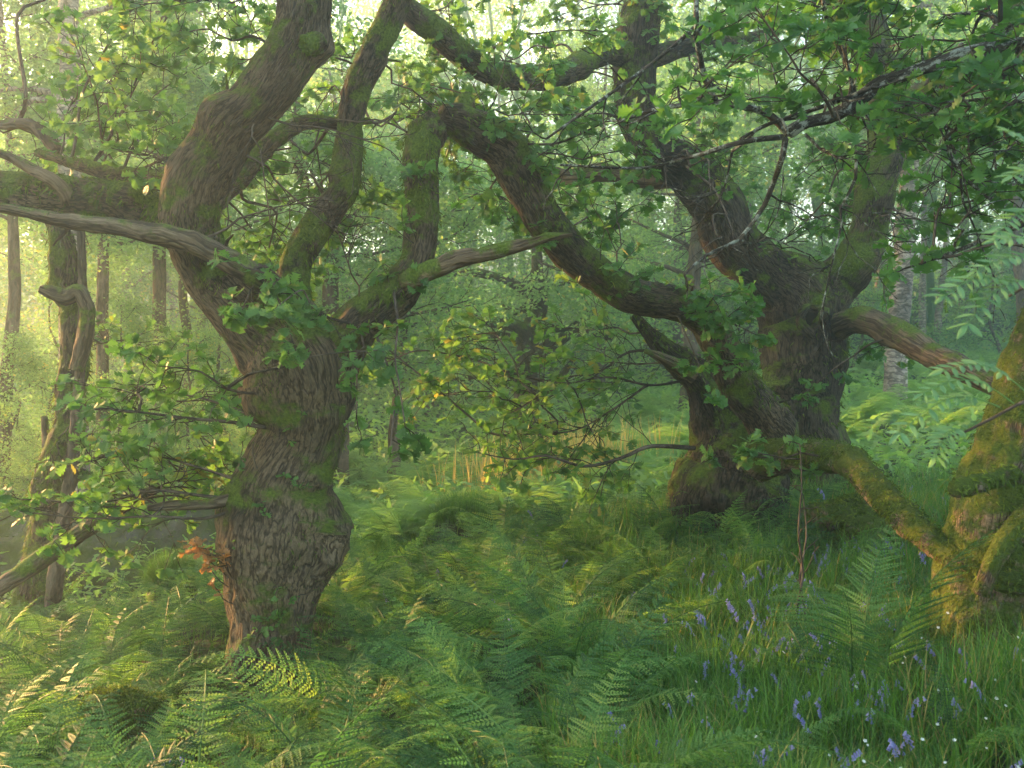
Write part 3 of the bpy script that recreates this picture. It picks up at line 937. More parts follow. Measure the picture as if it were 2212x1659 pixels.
# ------------------------------------------------------------------ overhanging near branch, upper right
ob = Tree("oak_tree", at(2900, 1500, 4.6) * np.array([1, 1, 0]) + np.array([0, 0, gz(3.8, 4.6)]), "near oak beyond the right edge, its lichened branches overhanging the upper right", "tree")
ob.limb([(2900, 1250, 260, 4.6), (2880, 900, 230, 4.6), (2840, 500, 210, 4.6), (2780, 150, 190, 4.6), (2760, -300, 150, 4.6)], "trunk", "oak_bark_dark", sides=40, seed=71, step=0.05, anchor=False)
ob.limb([(2790, 200, 90, 4.6), (2600, 110, 70, 4.6), (2400, 90, 46, 4.6), (2212, 100, 32, 4.6), (2101, 112, 27, 4.6), (2041, 130, 25, 4.6), (1958, 163, 24, 4.65), (1901, 180, 24, 4.7), (1858, 213, 24, 4.7), (1808, 246, 24, 4.7), (1745, 264, 22, 4.7), (1704, 288, 22, 4.7)],
        "limb", "twig_lichen", sides=20, lump=0.2, seed=73, step=0.03)
for rows, w0, w1, sd in [
    ([(1704, 290), (1661, 247), (1607, 231), (1557, 227), (1474, 227), (1412, 238), (1340, 262)], 18, 8, 1),
    ([(1551, 227), (1524, 173), (1508, 100), (1504, 0), (1512, -90)], 15, 9, 2),
    ([(1690, 296), (1630, 302), (1574, 314), (1520, 332), (1474, 344), (1400, 362), (1310, 362), (1210, 356)], 13, 5, 3),
    ([(1697, 300), (1690, 340), (1681, 367), (1651, 444), (1620, 490), (1597, 517), (1524, 553), (1478, 592)], 14, 6, 4),
    ([(1800, 250), (1828, 241), (1860, 244), (1891, 257), (1935, 272)], 13, 7, 5),
    ([(1600, 300), (1660, 268), (1730, 246), (1800, 222), (1846, 205), (1880, 190)], 8, 10, 6),
    ([(1500, 60), (1430, 120), (1350, 180), (1270, 236), (1180, 300)], 11, 5, 7),
    ([(1850, 215), (1830, 140), (1790, 60), (1775, -20)], 10, 8, 8),
    ([(1840, 225), (1836, 160), (1812, 70), (1800, 10)], 7, 5, 9),
    ([(2150, 115), (2190, 140), (2160, 60), (2130, 25), (2085, 30)], 18, 10, 10),
    ([(2110, 112), (2170, 160), (2200, 110), (2170, 30)], 14, 9, 11),
    ([(2240, 470), (2180, 495), (2120, 520), (2060, 545), (1990, 570)], 16, 5, 12),
    ([(2230, 190), (2150, 210), (2060, 220), (1960, 225), (1870, 246)], 8, 4, 13),
    ([(1740, 290), (1770, 320), (1810, 340), (1850, 345)], 7, 4, 14),
    ([(2140, 430), (2080, 380), (2040, 300), (2010, 220)], 8, 4, 15),
]:
    rs = np.random.default_rng(500 + sd)
    P = np.array([at(u, v, 4.7 + 0.12 * math.sin(i + sd)) for i, (u, v) in enumerate(rows)])
    ob.anchor.append(catmull(P, np.ones(len(P)), 0.1)[0])
    ob.branch(P, w0 / 2 / F * 4.7, w1 / 2 / F * 4.7, rs, leaf="oak_leaf_dark", wood="twig_lichen", start=0.3, twigs=6, tl=(0.15, 0.4), sub=2, leaves=sd in (2, 5, 8, 9, 10, 11, 12, 13, 15), k=(2, 5))
ob.fill((1480, -20, 2212, 220), (4.0, 5.4), 9, 501, leaf="oak_leaf_dark", k=(4, 7))
ob.fill((2040, 180, 2260, 600), (4.2, 5.6), 7, 502, leaf="oak_leaf_dark")
ob.fill((1500, 60, 2200, 600), (4.5, 5.4), 9, 505, leaves=False, wood="twig_lichen", twigs=6, tl=(0.2, 0.5))
ob.fill((1500, -500, 2800, -40), (3.8, 5.4), 6, 504, leaf="oak_leaf_dark", twigs=12)

# ------------------------------------------------------------------ mossy tree at the right edge
mr = Tree("mossy_tree", at(2130, 1390, 4.9), "thick mossy trunk leaning out of the picture at the right edge", "tree")
mr.limb([(2125, 1440, 270, 4.9), (2135, 1370, 230, 4.9), (2152, 1280, 212, 4.9), (2165, 1190, 225, 4.9), (2185, 1090, 205, 4.9), (2212, 990, 190, 4.9), (2245, 890, 190, 4.9), (2290, 780, 190, 4.9), (2340, 620, 180, 4.9), (2420, 300, 150, 4.9), (2480, -100, 120, 4.9)],
        "trunk", "deep_moss", sides=90, lump=0.22, ridge=0.008, moss=0.8, mosslen=0.024, seed=81, step=0.02, bare=0.0, zmin=-0.35, lumpscale=4)
mr.limb([(2190, 1020, 34, 4.75), (2150, 1034, 34, 4.6), (2110, 1044, 34, 4.5), (2080, 1052, 36, 4.45), (2060, 1056, 26, 4.42)],
        "limb", "deep_moss", sides=30, lump=0.2, moss=1.2, mosslen=0.035, seed=83, bare=0.0, zmin=-0.2)
mr.limb([(2250, 1090, 60, 4.7), (2190, 1155, 50, 4.6), (2150, 1210, 40, 4.55), (2120, 1280, 40, 4.6)],
        "root", "deep_moss", sides=30, lump=0.2, moss=0.6, seed=85, bare=0.1)
mr.fill((2230, -500, 2800, 200), (4.2, 5.6), 6, 601, leaf="oak_leaf_dark")

# ------------------------------------------------------------------ rowan spray at the right edge
def rowan():
    rs = np.random.default_rng(77)
    root = thing("rowan_branch", at(2300, 700, 2.6), "pale pinnate rowan leaves reaching in at the right edge", "branch")
    w = Geo()
    P, _ = trace([(2420, 760, 0, 2.7), (2300, 840, 0, 2.65), (2212, 868, 0, 2.6), (2150, 900, 0, 2.58), (2080, 935, 0, 2.55), (2030, 950, 0, 2.5)])
    P2, _ = trace([(2420, 560, 0, 2.5), (2330, 600, 0, 2.45), (2240, 610, 0, 2.4), (2180, 640, 0, 2.4)])
    P3, _ = trace([(2420, 330, 0, 2.7), (2330, 420, 0, 2.6), (2250, 470, 0, 2.6), (2200, 480, 0, 2.55)])
    for q in (P, P2, P3):
        A, ar = catmull(q, np.linspace(0.006, 0.003, len(q)), 0.03)
        tube(w, A, ar, 6)
    w.build("stem", M["twig"], root)
    k = 7
    x = np.linspace(0, 1, k)
    hw = 0.17 * np.sin(np.pi * np.clip(x, 0.02, 0.97)) ** 0.8
    v = np.vstack([np.stack([x, 0 * x, -0.15 * x ** 2], 1), np.stack([x, hw, -0.15 * x ** 2 + 0.06], 1), np.stack([x, -hw, -0.15 * x ** 2 + 0.06], 1)])
    a = np.arange(k - 1)
    tm = (v, np.vstack([np.stack([a, a + 1, k + a + 1, k + a], 1), np.stack([a, 2 * k + a, 2 * k + a + 1, a + 1], 1)]))
    for st, en in [((2160, 880, 2.58), (1945, 935, 2.45)), ((2190, 872, 2.6), (1995, 850, 2.5)), ((2230, 860, 2.62), (2040, 800, 2.55)), ((2080, 930, 2.55), (2020, 985, 2.45)), 
                   ((2200, 630, 2.4), (2040, 640, 2.3)), ((2240, 612, 2.4), (2090, 700, 2.3)), ((2300, 600, 2.42), (2110, 585, 2.35)), ((2330, 600, 2.45), (2150, 520, 2.4)),
                   ((2250, 470, 2.6), (2160, 500, 2.5)), ((2330, 420, 2.6), (2190, 380, 2.5)), ((2300, 440, 2.6), (2180, 285, 2.5))]:
        A, B = at(*st), at(*en)
        t = np.linspace(0, 1, 9)[:, None]
        L = np.linalg.norm(B - A)
        t = np.linspace(0, 1, 12)[:, None]
        rach = A + (B - A) * t + np.array([0, 0, 1]) * 0.16 * L * np.sin(np.pi * t)
        g = Geo()
        tube(g, rach, np.linspace(0.0018, 0.001, 12), 4, 0.4, cap=False)
        T = nrm(np.gradient(rach, axis=0))
        up = nrm(np.array([0.1, -0.5, 1.0]))
        pos, fw = [], []
        for i in range(3, 12):
            s = nrm(np.cross(up, T[i]))
            for sg in (-1, 1):
                pos.append(rach[i])
                fw.append(s * sg + T[i] * 0.55 + rs.normal(0, 0.1, 3))
        pos.append(rach[-1])
        fw.append(T[-1])
        n = len(pos)
        put_leaves(g, tm, np.array(pos), np.array(fw), np.repeat(up[None], n, 0) + rs.normal(0, 0.2, (n, 3)), rs.uniform(0.034, 0.048, n), rs.uniform(0, 1, n))
        g.build("leaf", M["rowan"], root, smooth_shade=True)


rowan()

# ------------------------------------------------------------------ trees of the background that can be told apart
def crown_leaves(geo, tips, rs, per=14, sig=0.2, size=(0.05, 0.09), base=0.45):
    tips = np.asarray(tips)
    m = len(tips) * per
    c = np.repeat(tips, per, 0)
    tone = np.repeat(base + rs.normal(0, 0.16, len(tips)), per)
    p = c + rs.normal(0, 1, (m, 3)) * np.array([sig, sig, sig * 0.55])
    f = rs.normal(0, 1, (m, 3))
    f[:, 2] = f[:, 2] * 0.5 - 0.25
    u = np.array([0, 0, 1.0]) + rs.normal(0, 0.55, (m, 3))
    put_leaves(geo, SMALL, p, f, u, rs.uniform(*size, m), np.clip(tone + rs.normal(0, 0.13, m), 0, 1))


def tree_growth(path, r, rs, limbs=14, spread=2.2, up=0.35, lo_t=0.25, lv=(5, 4)):
    """trunk path -> list of (polyline, r0, r1), tips"""
    lines, tips = [], []
    P, rad = catmull(path, r, 0.25)
    T = nrm(np.gradient(P, axis=0))
    for j in range(limbs):
        t = lo_t + (1 - lo_t) * (j + rs.uniform(0, 1)) / limbs
        i = min(len(P) - 1, int(t * len(P)))
        a = rs.uniform(0, 2 * np.pi)
        d = nrm(np.array([math.cos(a), math.sin(a), up + rs.normal(0, 0.3)]))
        L = spread * rs.uniform(0.6, 1.1) * (1.1 - 0.6 * t)
        q, e = wobbly(P[i], d, L, rs, 7, 0.2, -0.03)
        lines.append((q, max(rad[i] * 0.4, 0.012), 0.007))
        tips.append(q[-1])
        for s in range(lv[0]):
            k = rs.integers(2, 7)
            q2, e2 = wobbly(q[k], side_dir(nrm(q[k] - q[k - 1]), rs), L * rs.uniform(0.25, 0.5), rs, 4, 0.22, -0.03)
            lines.append((q2, 0.009, 0.005))
            tips.append(q2[-1])
            tips.append(q2[2])
            for w in range(lv[1]):
                k2 = rs.integers(1, 4)
                q3, e3 = wobbly(q2[k2], side_dir(nrm(q2[k2] - q2[k2 - 1]), rs), L * rs.uniform(0.1, 0.25), rs, 3, 0.22, -0.03)
                tips.append(q3[-1])
                if w == 0:
                    lines.append((q3, 0.006, 0.004))
    return (P, rad), lines, tips


def far_tree(name, path, r, label, cat="tree", group=None, bark="far_bark", seed=1, per=14, size=(0.05, 0.09), base=0.45, sides=16, leaf="far_leaf", sig=0.2, moss=0.0, lump=0.12, extra=(), **kw):
    rs = np.random.default_rng(seed)
    (P, rad), lines, tips = tree_growth(path, r, rs, **kw)
    root = thing(name, path[0], label, cat, group)
    g = Geo()
    Pf, rf = catmull(path, r, 0.08)
    Pf = Pf + 0.25 * rf[:, None] * np.stack([vnoise(Pf * 2.2, seed + k) for k in (1, 2, 3)], 1)
    V, Nn = tube(g, Pf, rf, sides, 0.5, lump, 0.0, seed)
    for q, a, b in lines:
        tube(g, q, np.linspace(a, b, len(q)), 4, rs.uniform(), cap=False)
    for rows in extra:
        q, qr = catmull(*trace(rows), 0.1)
        tube(g, q + 0.3 * qr[:, None] * np.stack([vnoise(q * 3, 5 + k) for k in (1, 2, 3)], 1), qr, 9, 0.4, 0.2, seed=seed)
        tips += [q[-1], q[-1] + rs.normal(0, 0.2, 3)]
    tr = g.build("trunk", M[bark], root)
    if moss:
        moss_tufts("moss", V, Nn, tr, moss, 0.05, seed + 3, -0.3, 0.0)
    g = Geo()
    crown_leaves(g, tips, rs, per, sig, size, base)
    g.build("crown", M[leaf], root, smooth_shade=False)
    return root


def px(rows):
    P, r = trace(rows)
    return P, r


# birch at the left edge of the frame, twisted tree before it
P, r = px([(170, 1180, 60, 12), (160, 900, 54, 12), (152, 600, 50, 12), (148, 400, 48, 12), (147, 220, 46, 12), (150, 100, 42, 12), (152, -60, 38, 12), (160, -400, 26, 12), (180, -700, 10, 12)])
far_tree("birch_tree", P, r, "tall pale birch rising behind the twisted dead-barked tree at far left", bark="birch_bark", seed=801, limbs=16, spread=2.6, lo_t=0.4)
tw = Tree("twisted_tree", at(78, 1400, 8.5), "gnarled mossy tree with a bare twisted top at the far left", "tree")
tw.limb([(75, 1430, 125, 8.5), (80, 1370, 112, 8.5), (88, 1260, 96, 8.5), (105, 1120, 84, 8.5), (128, 1000, 76, 8.5), (150, 900, 66, 8.5), (160, 800, 66, 8.5), (165, 720, 62, 8.5), (158, 660, 56, 8.5), (132, 615, 54, 8.45), (140, 555, 48, 8.4), (132, 510, 42, 8.4), (118, 480, 34, 8.4), (90, 450, 20, 8.4)],
        "trunk", "oak_bark_mossy", sides=48, lump=0.25, moss=0.5, mosslen=0.05, seed=91, step=0.03, bare=0.1, zmin=-0.3)
tw.limb([(165, 800, 26, 8.3), (182, 730, 30, 8.3), (188, 670, 28, 8.3), (170, 630, 34, 8.3), (140, 640, 40, 8.3), (105, 630, 30, 8.3), (88, 624, 20, 8.3)],
        "dead_limb", "dead_wood", sides=24, lump=0.3, seed=92, label="bleached twisted strip of bare wood")
tw.limb([(112, 1330, 28, 8.2), (122, 1230, 30, 8.2), (140, 1110, 26, 8.25), (155, 1000, 24, 8.3), (165, 900, 22, 8.3), (175, 760, 20, 8.4), (178, 600, 16, 8.4), (170, 420, 12, 8.4)],
        "stem", "far_bark", sides=20, lump=0.15, seed=93)
tw.limb([(112, 1020, 24, 8.5), (100, 960, 16, 8.6), (95, 900, 12, 8.6)], "dead_limb", "dead_wood", sides=16, lump=0.2, seed=94)
tw.fill((0, 620, 330, 1000), (8.3, 10), 4, 701, base=0.5)

TR = [
    ("oak_tree", [(350, 1180, 40, 16), (346, 1000, 34, 16), (350, 800, 30, 16), (344, 580, 28, 16), (350, 300, 22, 16), (340, 0, 12, 16)], "slim straight trunk in the mist between the twisted tree and the big oak", "far_bark", 0.55, 811),
    ("oak_tree", [(425, 1180, 26, 18), (412, 900, 22, 18), (405, 740, 20, 18), (395, 600, 18, 18), (420, 300, 14, 18), (440, 50, 8, 18)], "thin leaning trunk in the mist just left of the big oak", "far_bark", 0.55, 812),
    ("oak_tree", [(-10, 1200, 40, 13), (5, 1000, 34, 13), (15, 800, 28, 13), (30, 600, 24, 13), (20, 300, 18, 13), (0, 0, 10, 13)], "hazy trunk cut by the left edge of the picture", "far_bark", 0.55, 813),
    ("oak_tree", [(228, 1150, 30, 14), (222, 800, 26, 14), (225, 520, 24, 14), (228, 330, 22, 14), (236, 230, 20, 14), (256, 150, 16, 14), (330, 60, 12, 14), (400, 0, 10, 14)], "hazy leaning trunk with a forked top, upper left", "far_bark", 0.55, 814),
    ("oak_tree", [(735, 1080, 46, 14), (722, 800, 40, 14), (715, 600, 34, 14), (712, 480, 28, 14), (650, 380, 24, 14), (640, 250, 16, 14), (650, 50, 9, 14)], "brown trunk seen through the fork of the big oak", "far_bark", 0.3, 815),
    ("oak_tree", [(1140, 1010, 70, 19), (1135, 900, 56, 19), (1140, 800, 50, 19), (1150, 720, 46, 19), (1165, 650, 34, 19), (1160, 560, 24, 19), (1150, 300, 14, 19)], "misty oak with dark level limbs framed by the arching limb", "oak_bark_dark", 0.25, 816),
    ("oak_tree", [(850, 1040, 32, 15), (852, 960, 28, 15), (860, 860, 24, 15), (880, 640, 18, 15), (890, 400, 12, 15)], "slender trunk low in the glade, right of the big oak", "far_bark", 0.4, 817),
    ("birch_tree", [(1925, 930, 64, 16), (1932, 880, 54, 16), (1936, 760, 48, 16), (1948, 600, 44, 16), (1958, 440, 40, 16), (1962, 300, 36, 16), (1980, 50, 24, 16), (2000, -250, 10, 16)], "stout birch behind the forked oak, beside the drooping dead limb", "birch_bark", 0.45, 818),
    ("birch_tree", [(1994, 745, 17, 28), (1992, 660, 15, 28), (1994, 560, 13, 28), (2000, 300, 9, 28), (2010, 0, 4, 28)], "thin white birch on the bracken slope, nearer the stout birch", "birch_bark", 0.5, 819),
    ("birch_tree", [(2022, 735, 15, 29), (2032, 640, 14, 29), (2042, 550, 12, 29), (2060, 300, 8, 29), (2070, 0, 4, 29)], "thin white birch leaning right on the bracken slope", "birch_bark", 0.5, 820),
    ("oak_tree", [(2216, 760, 28, 22), (2208, 640, 26, 22), (2196, 480, 22, 22), (2190, 250, 16, 22), (2180, 0, 8, 22)], "dark trunk high on the slope at the right edge", "far_bark", 0.35, 821),
    ("oak_tree", [(1480, 930, 50, 20), (1490, 800, 40, 20), (1500, 600, 32, 20), (1510, 400, 24, 20), (1500, 100, 12, 20)], "pale hazy trunk showing between the two right-hand oaks", "far_bark", 0.3, 822),
]
for nm, rows, lab, bark, lot, sd in TR:
    P, r = px(rows)
    d = rows[0][3]
    level = []
    if sd == 816:      # dark level limbs of the misty oak
        level = [[(1150, 770, 44, 18.9), (1128, 715, 34, 18.7), (1090, 698, 28, 18.5), (1050, 692, 22, 18.4), (1008, 678, 12, 18.3)],
                 [(1135, 740, 26, 18.8), (1100, 728, 18, 18.6), (1060, 724, 14, 18.5), (1020, 735, 8, 18.4)],
                 [(1150, 790, 30, 19), (1190, 750, 26, 19.2), (1225, 725, 24, 19.3), (1262, 700, 26, 19.4), (1290, 722, 22, 19.5), (1330, 735, 12, 19.6)],
                 [(1140, 860, 24, 19), (1190, 835, 20, 18.8), (1222, 800, 14, 18.7), (1240, 770, 8, 18.6)],
                 [(1150, 640, 26, 19), (1080, 600, 20, 18.8), (1010, 590, 16, 18.6), (960, 596, 10, 18.5)]]
    far_tree(nm, P, r, lab, bark=bark, extra=level, seed=sd, limbs=15, spread=0.16 * d, lo_t=lot, per=28, sig=0.012 * d + 0.04, size=(0.0030 * d + 0.014, 0.0050 * d + 0.022), up=0.2)

# ------------------------------------------------------------------ rest of the wood and added unseen sun breakers: copies of four grown trees
def proto_tree(seed, H, rad, spread, lean, bark, per, size, lo_t, base, sig, limbs):
    rs = np.random.default_rng(seed)
    zs = np.linspace(-0.3, H, 7)
    path = np.stack([lean * (zs / H) ** 2 + rs.normal(0, 0.1, 7), rs.normal(0, 0.1, 7), zs], 1)
    (P, rr_), lines, tips = tree_growth(path, np.linspace(rad, rad * 0.2, 7), rs, limbs=limbs, spread=spread, lo_t=lo_t, up=0.25)
    w = Geo()
    tube(w, P, rr_, 12, 0.5, 0.12, 0, seed)
    for q, a, b in lines:
        tube(w, q, np.linspace(a, b, len(q)), 4, rs.uniform(), cap=False)
    f = Geo()
    crown_leaves(f, tips, rs, per, sig, size, base)
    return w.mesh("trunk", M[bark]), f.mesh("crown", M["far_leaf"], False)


PROTO = [
    proto_tree(1, 11.0, 0.22, 3.6, 0.8, "far_bark", 32, (0.065, 0.12), 0.22, 0.45, 0.30, 22),
    proto_tree(2, 9.0, 0.16, 3.2, -0.6, "far_bark", 32, (0.06, 0.11), 0.15, 0.55, 0.28, 20),
    proto_tree(3, 12.0, 0.16, 2.6, 0.4, "birch_bark", 32, (0.055, 0.105), 0.28, 0.5, 0.28, 22),
    proto_tree(4, 4.0, 0.06, 1.7, 0.2, "far_bark", 28, (0.04, 0.085), 0.08, 0.55, 0.20, 16),
]
SPOTS = []   # (u, depth, proto, scale)
rs = np.random.default_rng(31)
for u, d, k, s in [(-60, 21, 1, .85), (260, 26, 2, 1.0), (430, 27, 1, 1.0), (560, 30, 0, .95), (690, 34, 2, 1.0), (830, 33, 1, 1.0), (960, 37, 0, 1.0), (1090, 38, 2, 1.0),
                   (1270, 36, 1, 1.0), (1400, 34, 0, 1.0), (1570, 36, 1, 1.0), (1680, 35, 0, 1.0), (1800, 30, 1, .95), (1900, 38, 2, 1.1), (2080, 36, 0, 1.0), (2230, 31, 1, 1.0), (2350, 26, 0, .9),
                   (360, 38, 2, 1.1), (137, 17.7, 2, 1.1), (-810, 12.8, 2, 1.3), (-1900, 10.3, 2, 1.3), (-3600, 7.8, 2, 1.3), (-560, 19, 1, 1.1), (760, 25, 1, .9), (930, 27, 1, 1.0), (1300, 26, 1, .95), (1460, 27, 0, .9), (1620, 28, 1, 1.0)]:  # trees well left of frame are unseen, added to break up the low sun
    SPOTS.append((u, d, k, s))
SHRUB = [(30, 13, .55), (120, 15, .7), (270, 14, .6), (400, 13, .5), (480, 17, .8), (-90, 12, .6), (1600, 29, 1.0), (200, 19, 1.1), (900, 30, 1.1), (1340, 32, 1.1), (1150, 34, 1.2), (640, 25, 1.0), (2150, 26, .9), (1850, 24, .8)]


def zone(u):
    if u < 250:
        return "at the far left or unseen, beyond the twisted tree"
    if u < 620:
        return "between the twisted tree and the big oak"
    if u < 1000:
        return "seen through the limbs of the big oak"
    if u < 1450:
        return "seen under the arching limb"
    if u < 1900:
        return "behind the right pair of oaks"
    return "up the slope at the right edge"


first = {}
for u, d, k, s in SPOTS + [(u, d, 3, s) for u, d, s in SHRUB]:
    p = at(u, CV, d)
    w, f = PROTO[k]
    kindname = ("woodland_tree", "woodland_tree", "birch_tree", "hazel_bush")[k]
    look = ("broad hazy green tree", "light green spreading tree", "slender pale-barked tree", "low leafy bush")[k]
    far = "far off" if d > 28 else "in mid-distance"
    grp = ("broad trees of the misty wood", "light green trees of the misty wood", "slender trees of the misty wood", "bushes of the misty wood")[k]
    root = thing(kindname, (p[0], p[1], gz(p[0], p[1])), f"{look} {far} {zone(u)}", "bush" if k == 3 else "tree", grp)
    rz = rs.uniform(0, 6.28)
    root.rotation_euler = (0, 0, rz)
    root.scale = (s, s, s * rs.uniform(0.9, 1.1))
    link("trunk", w, root, loc=(0, 0, 0))
    link("crown", f, root, loc=(0, 0, 0))


# far-off wood that reads as one mass
def far_wood():
    rs = np.random.default_rng(5)
    g = Geo()
    for k in range(1000):
        a = rs.uniform(-36, 34)
        d = rs.uniform(40, 60)
        top = 27 if a > -18 else 11
        R0 = rs.uniform(1.6, 3.2)
        x, y = d * math.sin(math.radians(a)), d * math.cos(math.radians(a))
        zc = gz(x, y) + 0.4 + (top - 1.5) * rs.uniform(0, 1) ** 0.85
        n = int(9 * R0 ** 2)
        q = nrm(rs.normal(0, 1, (n, 3)))
        q[:, 1] = np.where(rs.uniform(0, 1, n) < 0.7, -np.abs(q[:, 1]), q[:, 1])
        rr = R0 * (0.75 + 0.3 * fbm(q * 2.2 + k, 2, 9))[:, None] * rs.uniform(0.8, 1.05, (n, 1))
        c = np.array([x, y, zc]) + q * rr * np.array([1, 1, 0.75])
        crown_leaves(g, c, rs, 9, 0.26, (0.12, 0.24), 0.5 + rs.normal(0, 0.17))
    for k in range(70):
        a, d = rs.uniform(-40, 40), rs.uniform(36, 42)
        x, y = d * math.sin(math.radians(a)), d * math.cos(math.radians(a))
        zz = gz(x, y)
        P = np.array([[x + rs.normal(0, 0.5) * t, y, zz - 0.3 + 14 * t] for t in np.linspace(0, 1, 6)])
        tube(g, P, np.linspace(0.16, 0.05, 6), 6, 0.02)
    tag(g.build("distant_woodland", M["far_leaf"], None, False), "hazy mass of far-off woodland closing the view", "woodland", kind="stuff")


far_wood()

# ------------------------------------------------------------------ rocks, mounds, fallen branches
def rock(name, u, v, d, rad, seed, squash, label, cat, mat="rock", moss=0.0, mosslen=0.04, freq=1.6, amp=0.4, group=None):
    g = Geo()
    c = at(u, v, d)
    V, Nn = blob(g, c, rad, seed, amp, 90, 64, freq, squash)
    o = g.build(name, M[mat])
    tag(o, label, cat, group)
    if moss:
        moss_tufts("moss", V, Nn, o, moss, mosslen, seed, -0.1, 0.05)
    return o


rock("rock_outcrop", 60, 1250, 11.2, 1.15, 12, (1.5, 0.7, 0.62), "grey mossy rock bank behind the gnarled tree at left", "rock", moss=1.2, mosslen=0.06, freq=2.6)
rock("rock_outcrop", 330, 1230, 11.0, 0.95, 14, (1.35, 0.7, 0.72), "mossy rock bank between the gnarled tree and the big oak", "rock", moss=1.2, mosslen=0.06, freq=2.6)
rock("boulder", 270, 1540, 4.7, 0.12, 22, (1.6, 1, .8), "small moss-covered stone among ferns and bluebells, lower left", "rock", mat="deep_moss", moss=2.5, mosslen=0.025)
rock("boulder", 1850, 1140, 7.0, 0.34, 24, (1.2, 1, .6), "dark green moss-covered boulder under the sagging limb", "rock", mat="deep_moss", moss=1.5)

dl = Tree("fallen_branch", at(60, 1240, 6.4), "weathered dead branch slanting down at the lower left edge", "branch")
dl.limb([(345, 1052, 20, 6.6), (290, 1078, 28, 6.5), (235, 1112, 34, 6.4), (150, 1168, 38, 6.3), (70, 1222, 36, 6.2), (0, 1268, 32, 6.1), (-90, 1330, 28, 6.0), (-220, 1440, 24, 5.9), (-300, 1530, 20, 5.8)],
        "wood", "dead_wood", sides=30, lump=0.25, ridge=0.004, moss=0.2, mosslen=0.02, seed=95, step=0.02, bare=0.2, zmin=0.4, lumpscale=5)
g = Geo()
w, _ = trace([(250, 1105, 0, 6.4), (300, 1080, 0, 6.2), (380, 1070, 0, 6.1), (420, 1085, 0, 6.1)])
tube(g, *catmull(w, np.linspace(0.012, 0.004, 4), 0.05), 6)
g.build("twig", M["dead_wood"], dl.root)

sap = Tree("dead_sapling", at(1722, 1420, 5.2), "thin bare dead sapling standing in the grass at lower right", "sapling")
rs = np.random.default_rng(61)
for rows in [[(1700, 1430, 0, 5.2), (1718, 1380, 0, 5.2), (1722, 1310, 0, 5.2), (1735, 1240, 0, 5.2), (1725, 1150, 0, 5.2), (1732, 1050, 0, 5.2), (1728, 960, 0, 5.2)],
             [(1730, 1400, 0, 5.25), (1740, 1330, 0, 5.25), (1728, 1250, 0, 5.25), (1742, 1160, 0, 5.3), (1736, 1080, 0, 5.3)]]:
    P, _ = trace(rows)
    sap.branch(P, 0.009, 0.003, rs, wood="twig", leaves=False, twigs=5, tl=(0.08, 0.25), sub=1, name="stem")

# ------------------------------------------------------------------ ferns
def frond(L, seed, lean=1.1, end=-0.35, W=0.17, npin=20, kind="lady"):
    rs = np.random.default_rng(seed)
    g = Geo()
    n = 28
    s = np.linspace(0, 1, n)
    ang = lean + (end - lean) * s ** 1.3 + 0.05 * np.sin(s * 5 + seed)
    dx, dz = np.cos(ang) * L / n, np.sin(ang) * L / n
    x, z = np.cumsum(dx), np.cumsum(dz)
    yy = 0.04 * L * np.sin(s * 2.2 + seed) * s
    P = np.stack([x, yy, z], 1)
    tube(g, P, np.linspace(0.0032, 0.001, n) * (L / 0.7), 4, 0.35, cap=False)
    T = nrm(np.gradient(P, axis=0))
    Vs, var = [], []
    for i in range(npin):
        t = 0.17 + 0.82 * i / (npin - 1)
        k = t * (n - 1)
        a = int(k)
        p = P[a] + (P[min(a + 1, n - 1)] - P[a]) * (k - a)
        tg = T[a]
        up = np.array([-tg[2], 0, tg[0]])
        sd = np.cross(up, tg)
        tt = (t - 0.17) / 0.83
        prof = (min(1, 0.35 + 2.2 * tt) if kind == "lady" else 1.0) * (1 - tt) ** (0.85 if kind == "lady" else 0.75)
        Lp = L * W * 1.25 * prof + 0.004
        for sg in (-1, 1):
            ax = nrm(sd * sg + tg * (0.30 + 0.5 * tt) - up * rs.uniform(0.05, 0.35) + rs.normal(0, 0.06, 3))
            m = max(3, int(Lp / 0.0125))
            pw = Lp * 0.105 + 0.0035
            cross = nrm(tg - ax * np.dot(tg, ax))
            nn = np.cross(ax, cross)
            tone = np.clip(0.48 + rs.normal(0, 0.16), 0, 1)
            for j in range(m):
                q = (j + 0.3) / m
                c = p + ax * Lp * q - up * 0.16 * Lp * q * q
                ln = pw * (1 - q) ** 0.7 + 0.0025
                w = Lp / m * 0.46
                for s2 in (-1, 1):
                    d = cross * s2 + ax * 0.35
                    e = c + d * ln + nn * ln * 0.1
                    mm = c + d * ln * 0.5
                    Vs += [c - ax * w * 0.4, mm - ax * w, e, mm + ax * w]
                    var += [tone] * 4
            Vs += [p - cross * 0.0008, p + cross * 0.0008, p + ax * Lp - up * 0.16 * Lp, p + ax * Lp * 0.5 - up * 0.04 * Lp]
            var += [0.3] * 4
    Vs = np.array(Vs)
    g.add(Vs, np.arange(len(Vs)).reshape(-1, 4), None, np.array(var))
    return g.mesh("frond", M["fern"], False)


FRONDS = [frond(0.78, i, lean=1.15 - 0.12 * (i % 3), end=(-0.5, -0.15, -0.8, 0.1)[i % 4], W=0.165 + 0.02 * (i % 2), npin=16 + i % 3) for i in range(8)]
UPRIGHT = [frond(0.85, 50 + i, lean=1.42 - 0.05 * i, end=0.95 - 0.25 * i, W=0.26, npin=17, kind='bracken') for i in range(3)]
BRACKEN = [frond(0.8, 30 + i, lean=1.35, end=-0.1 - 0.2 * i, W=0.30, npin=14, kind="bracken") for i in range(3)]


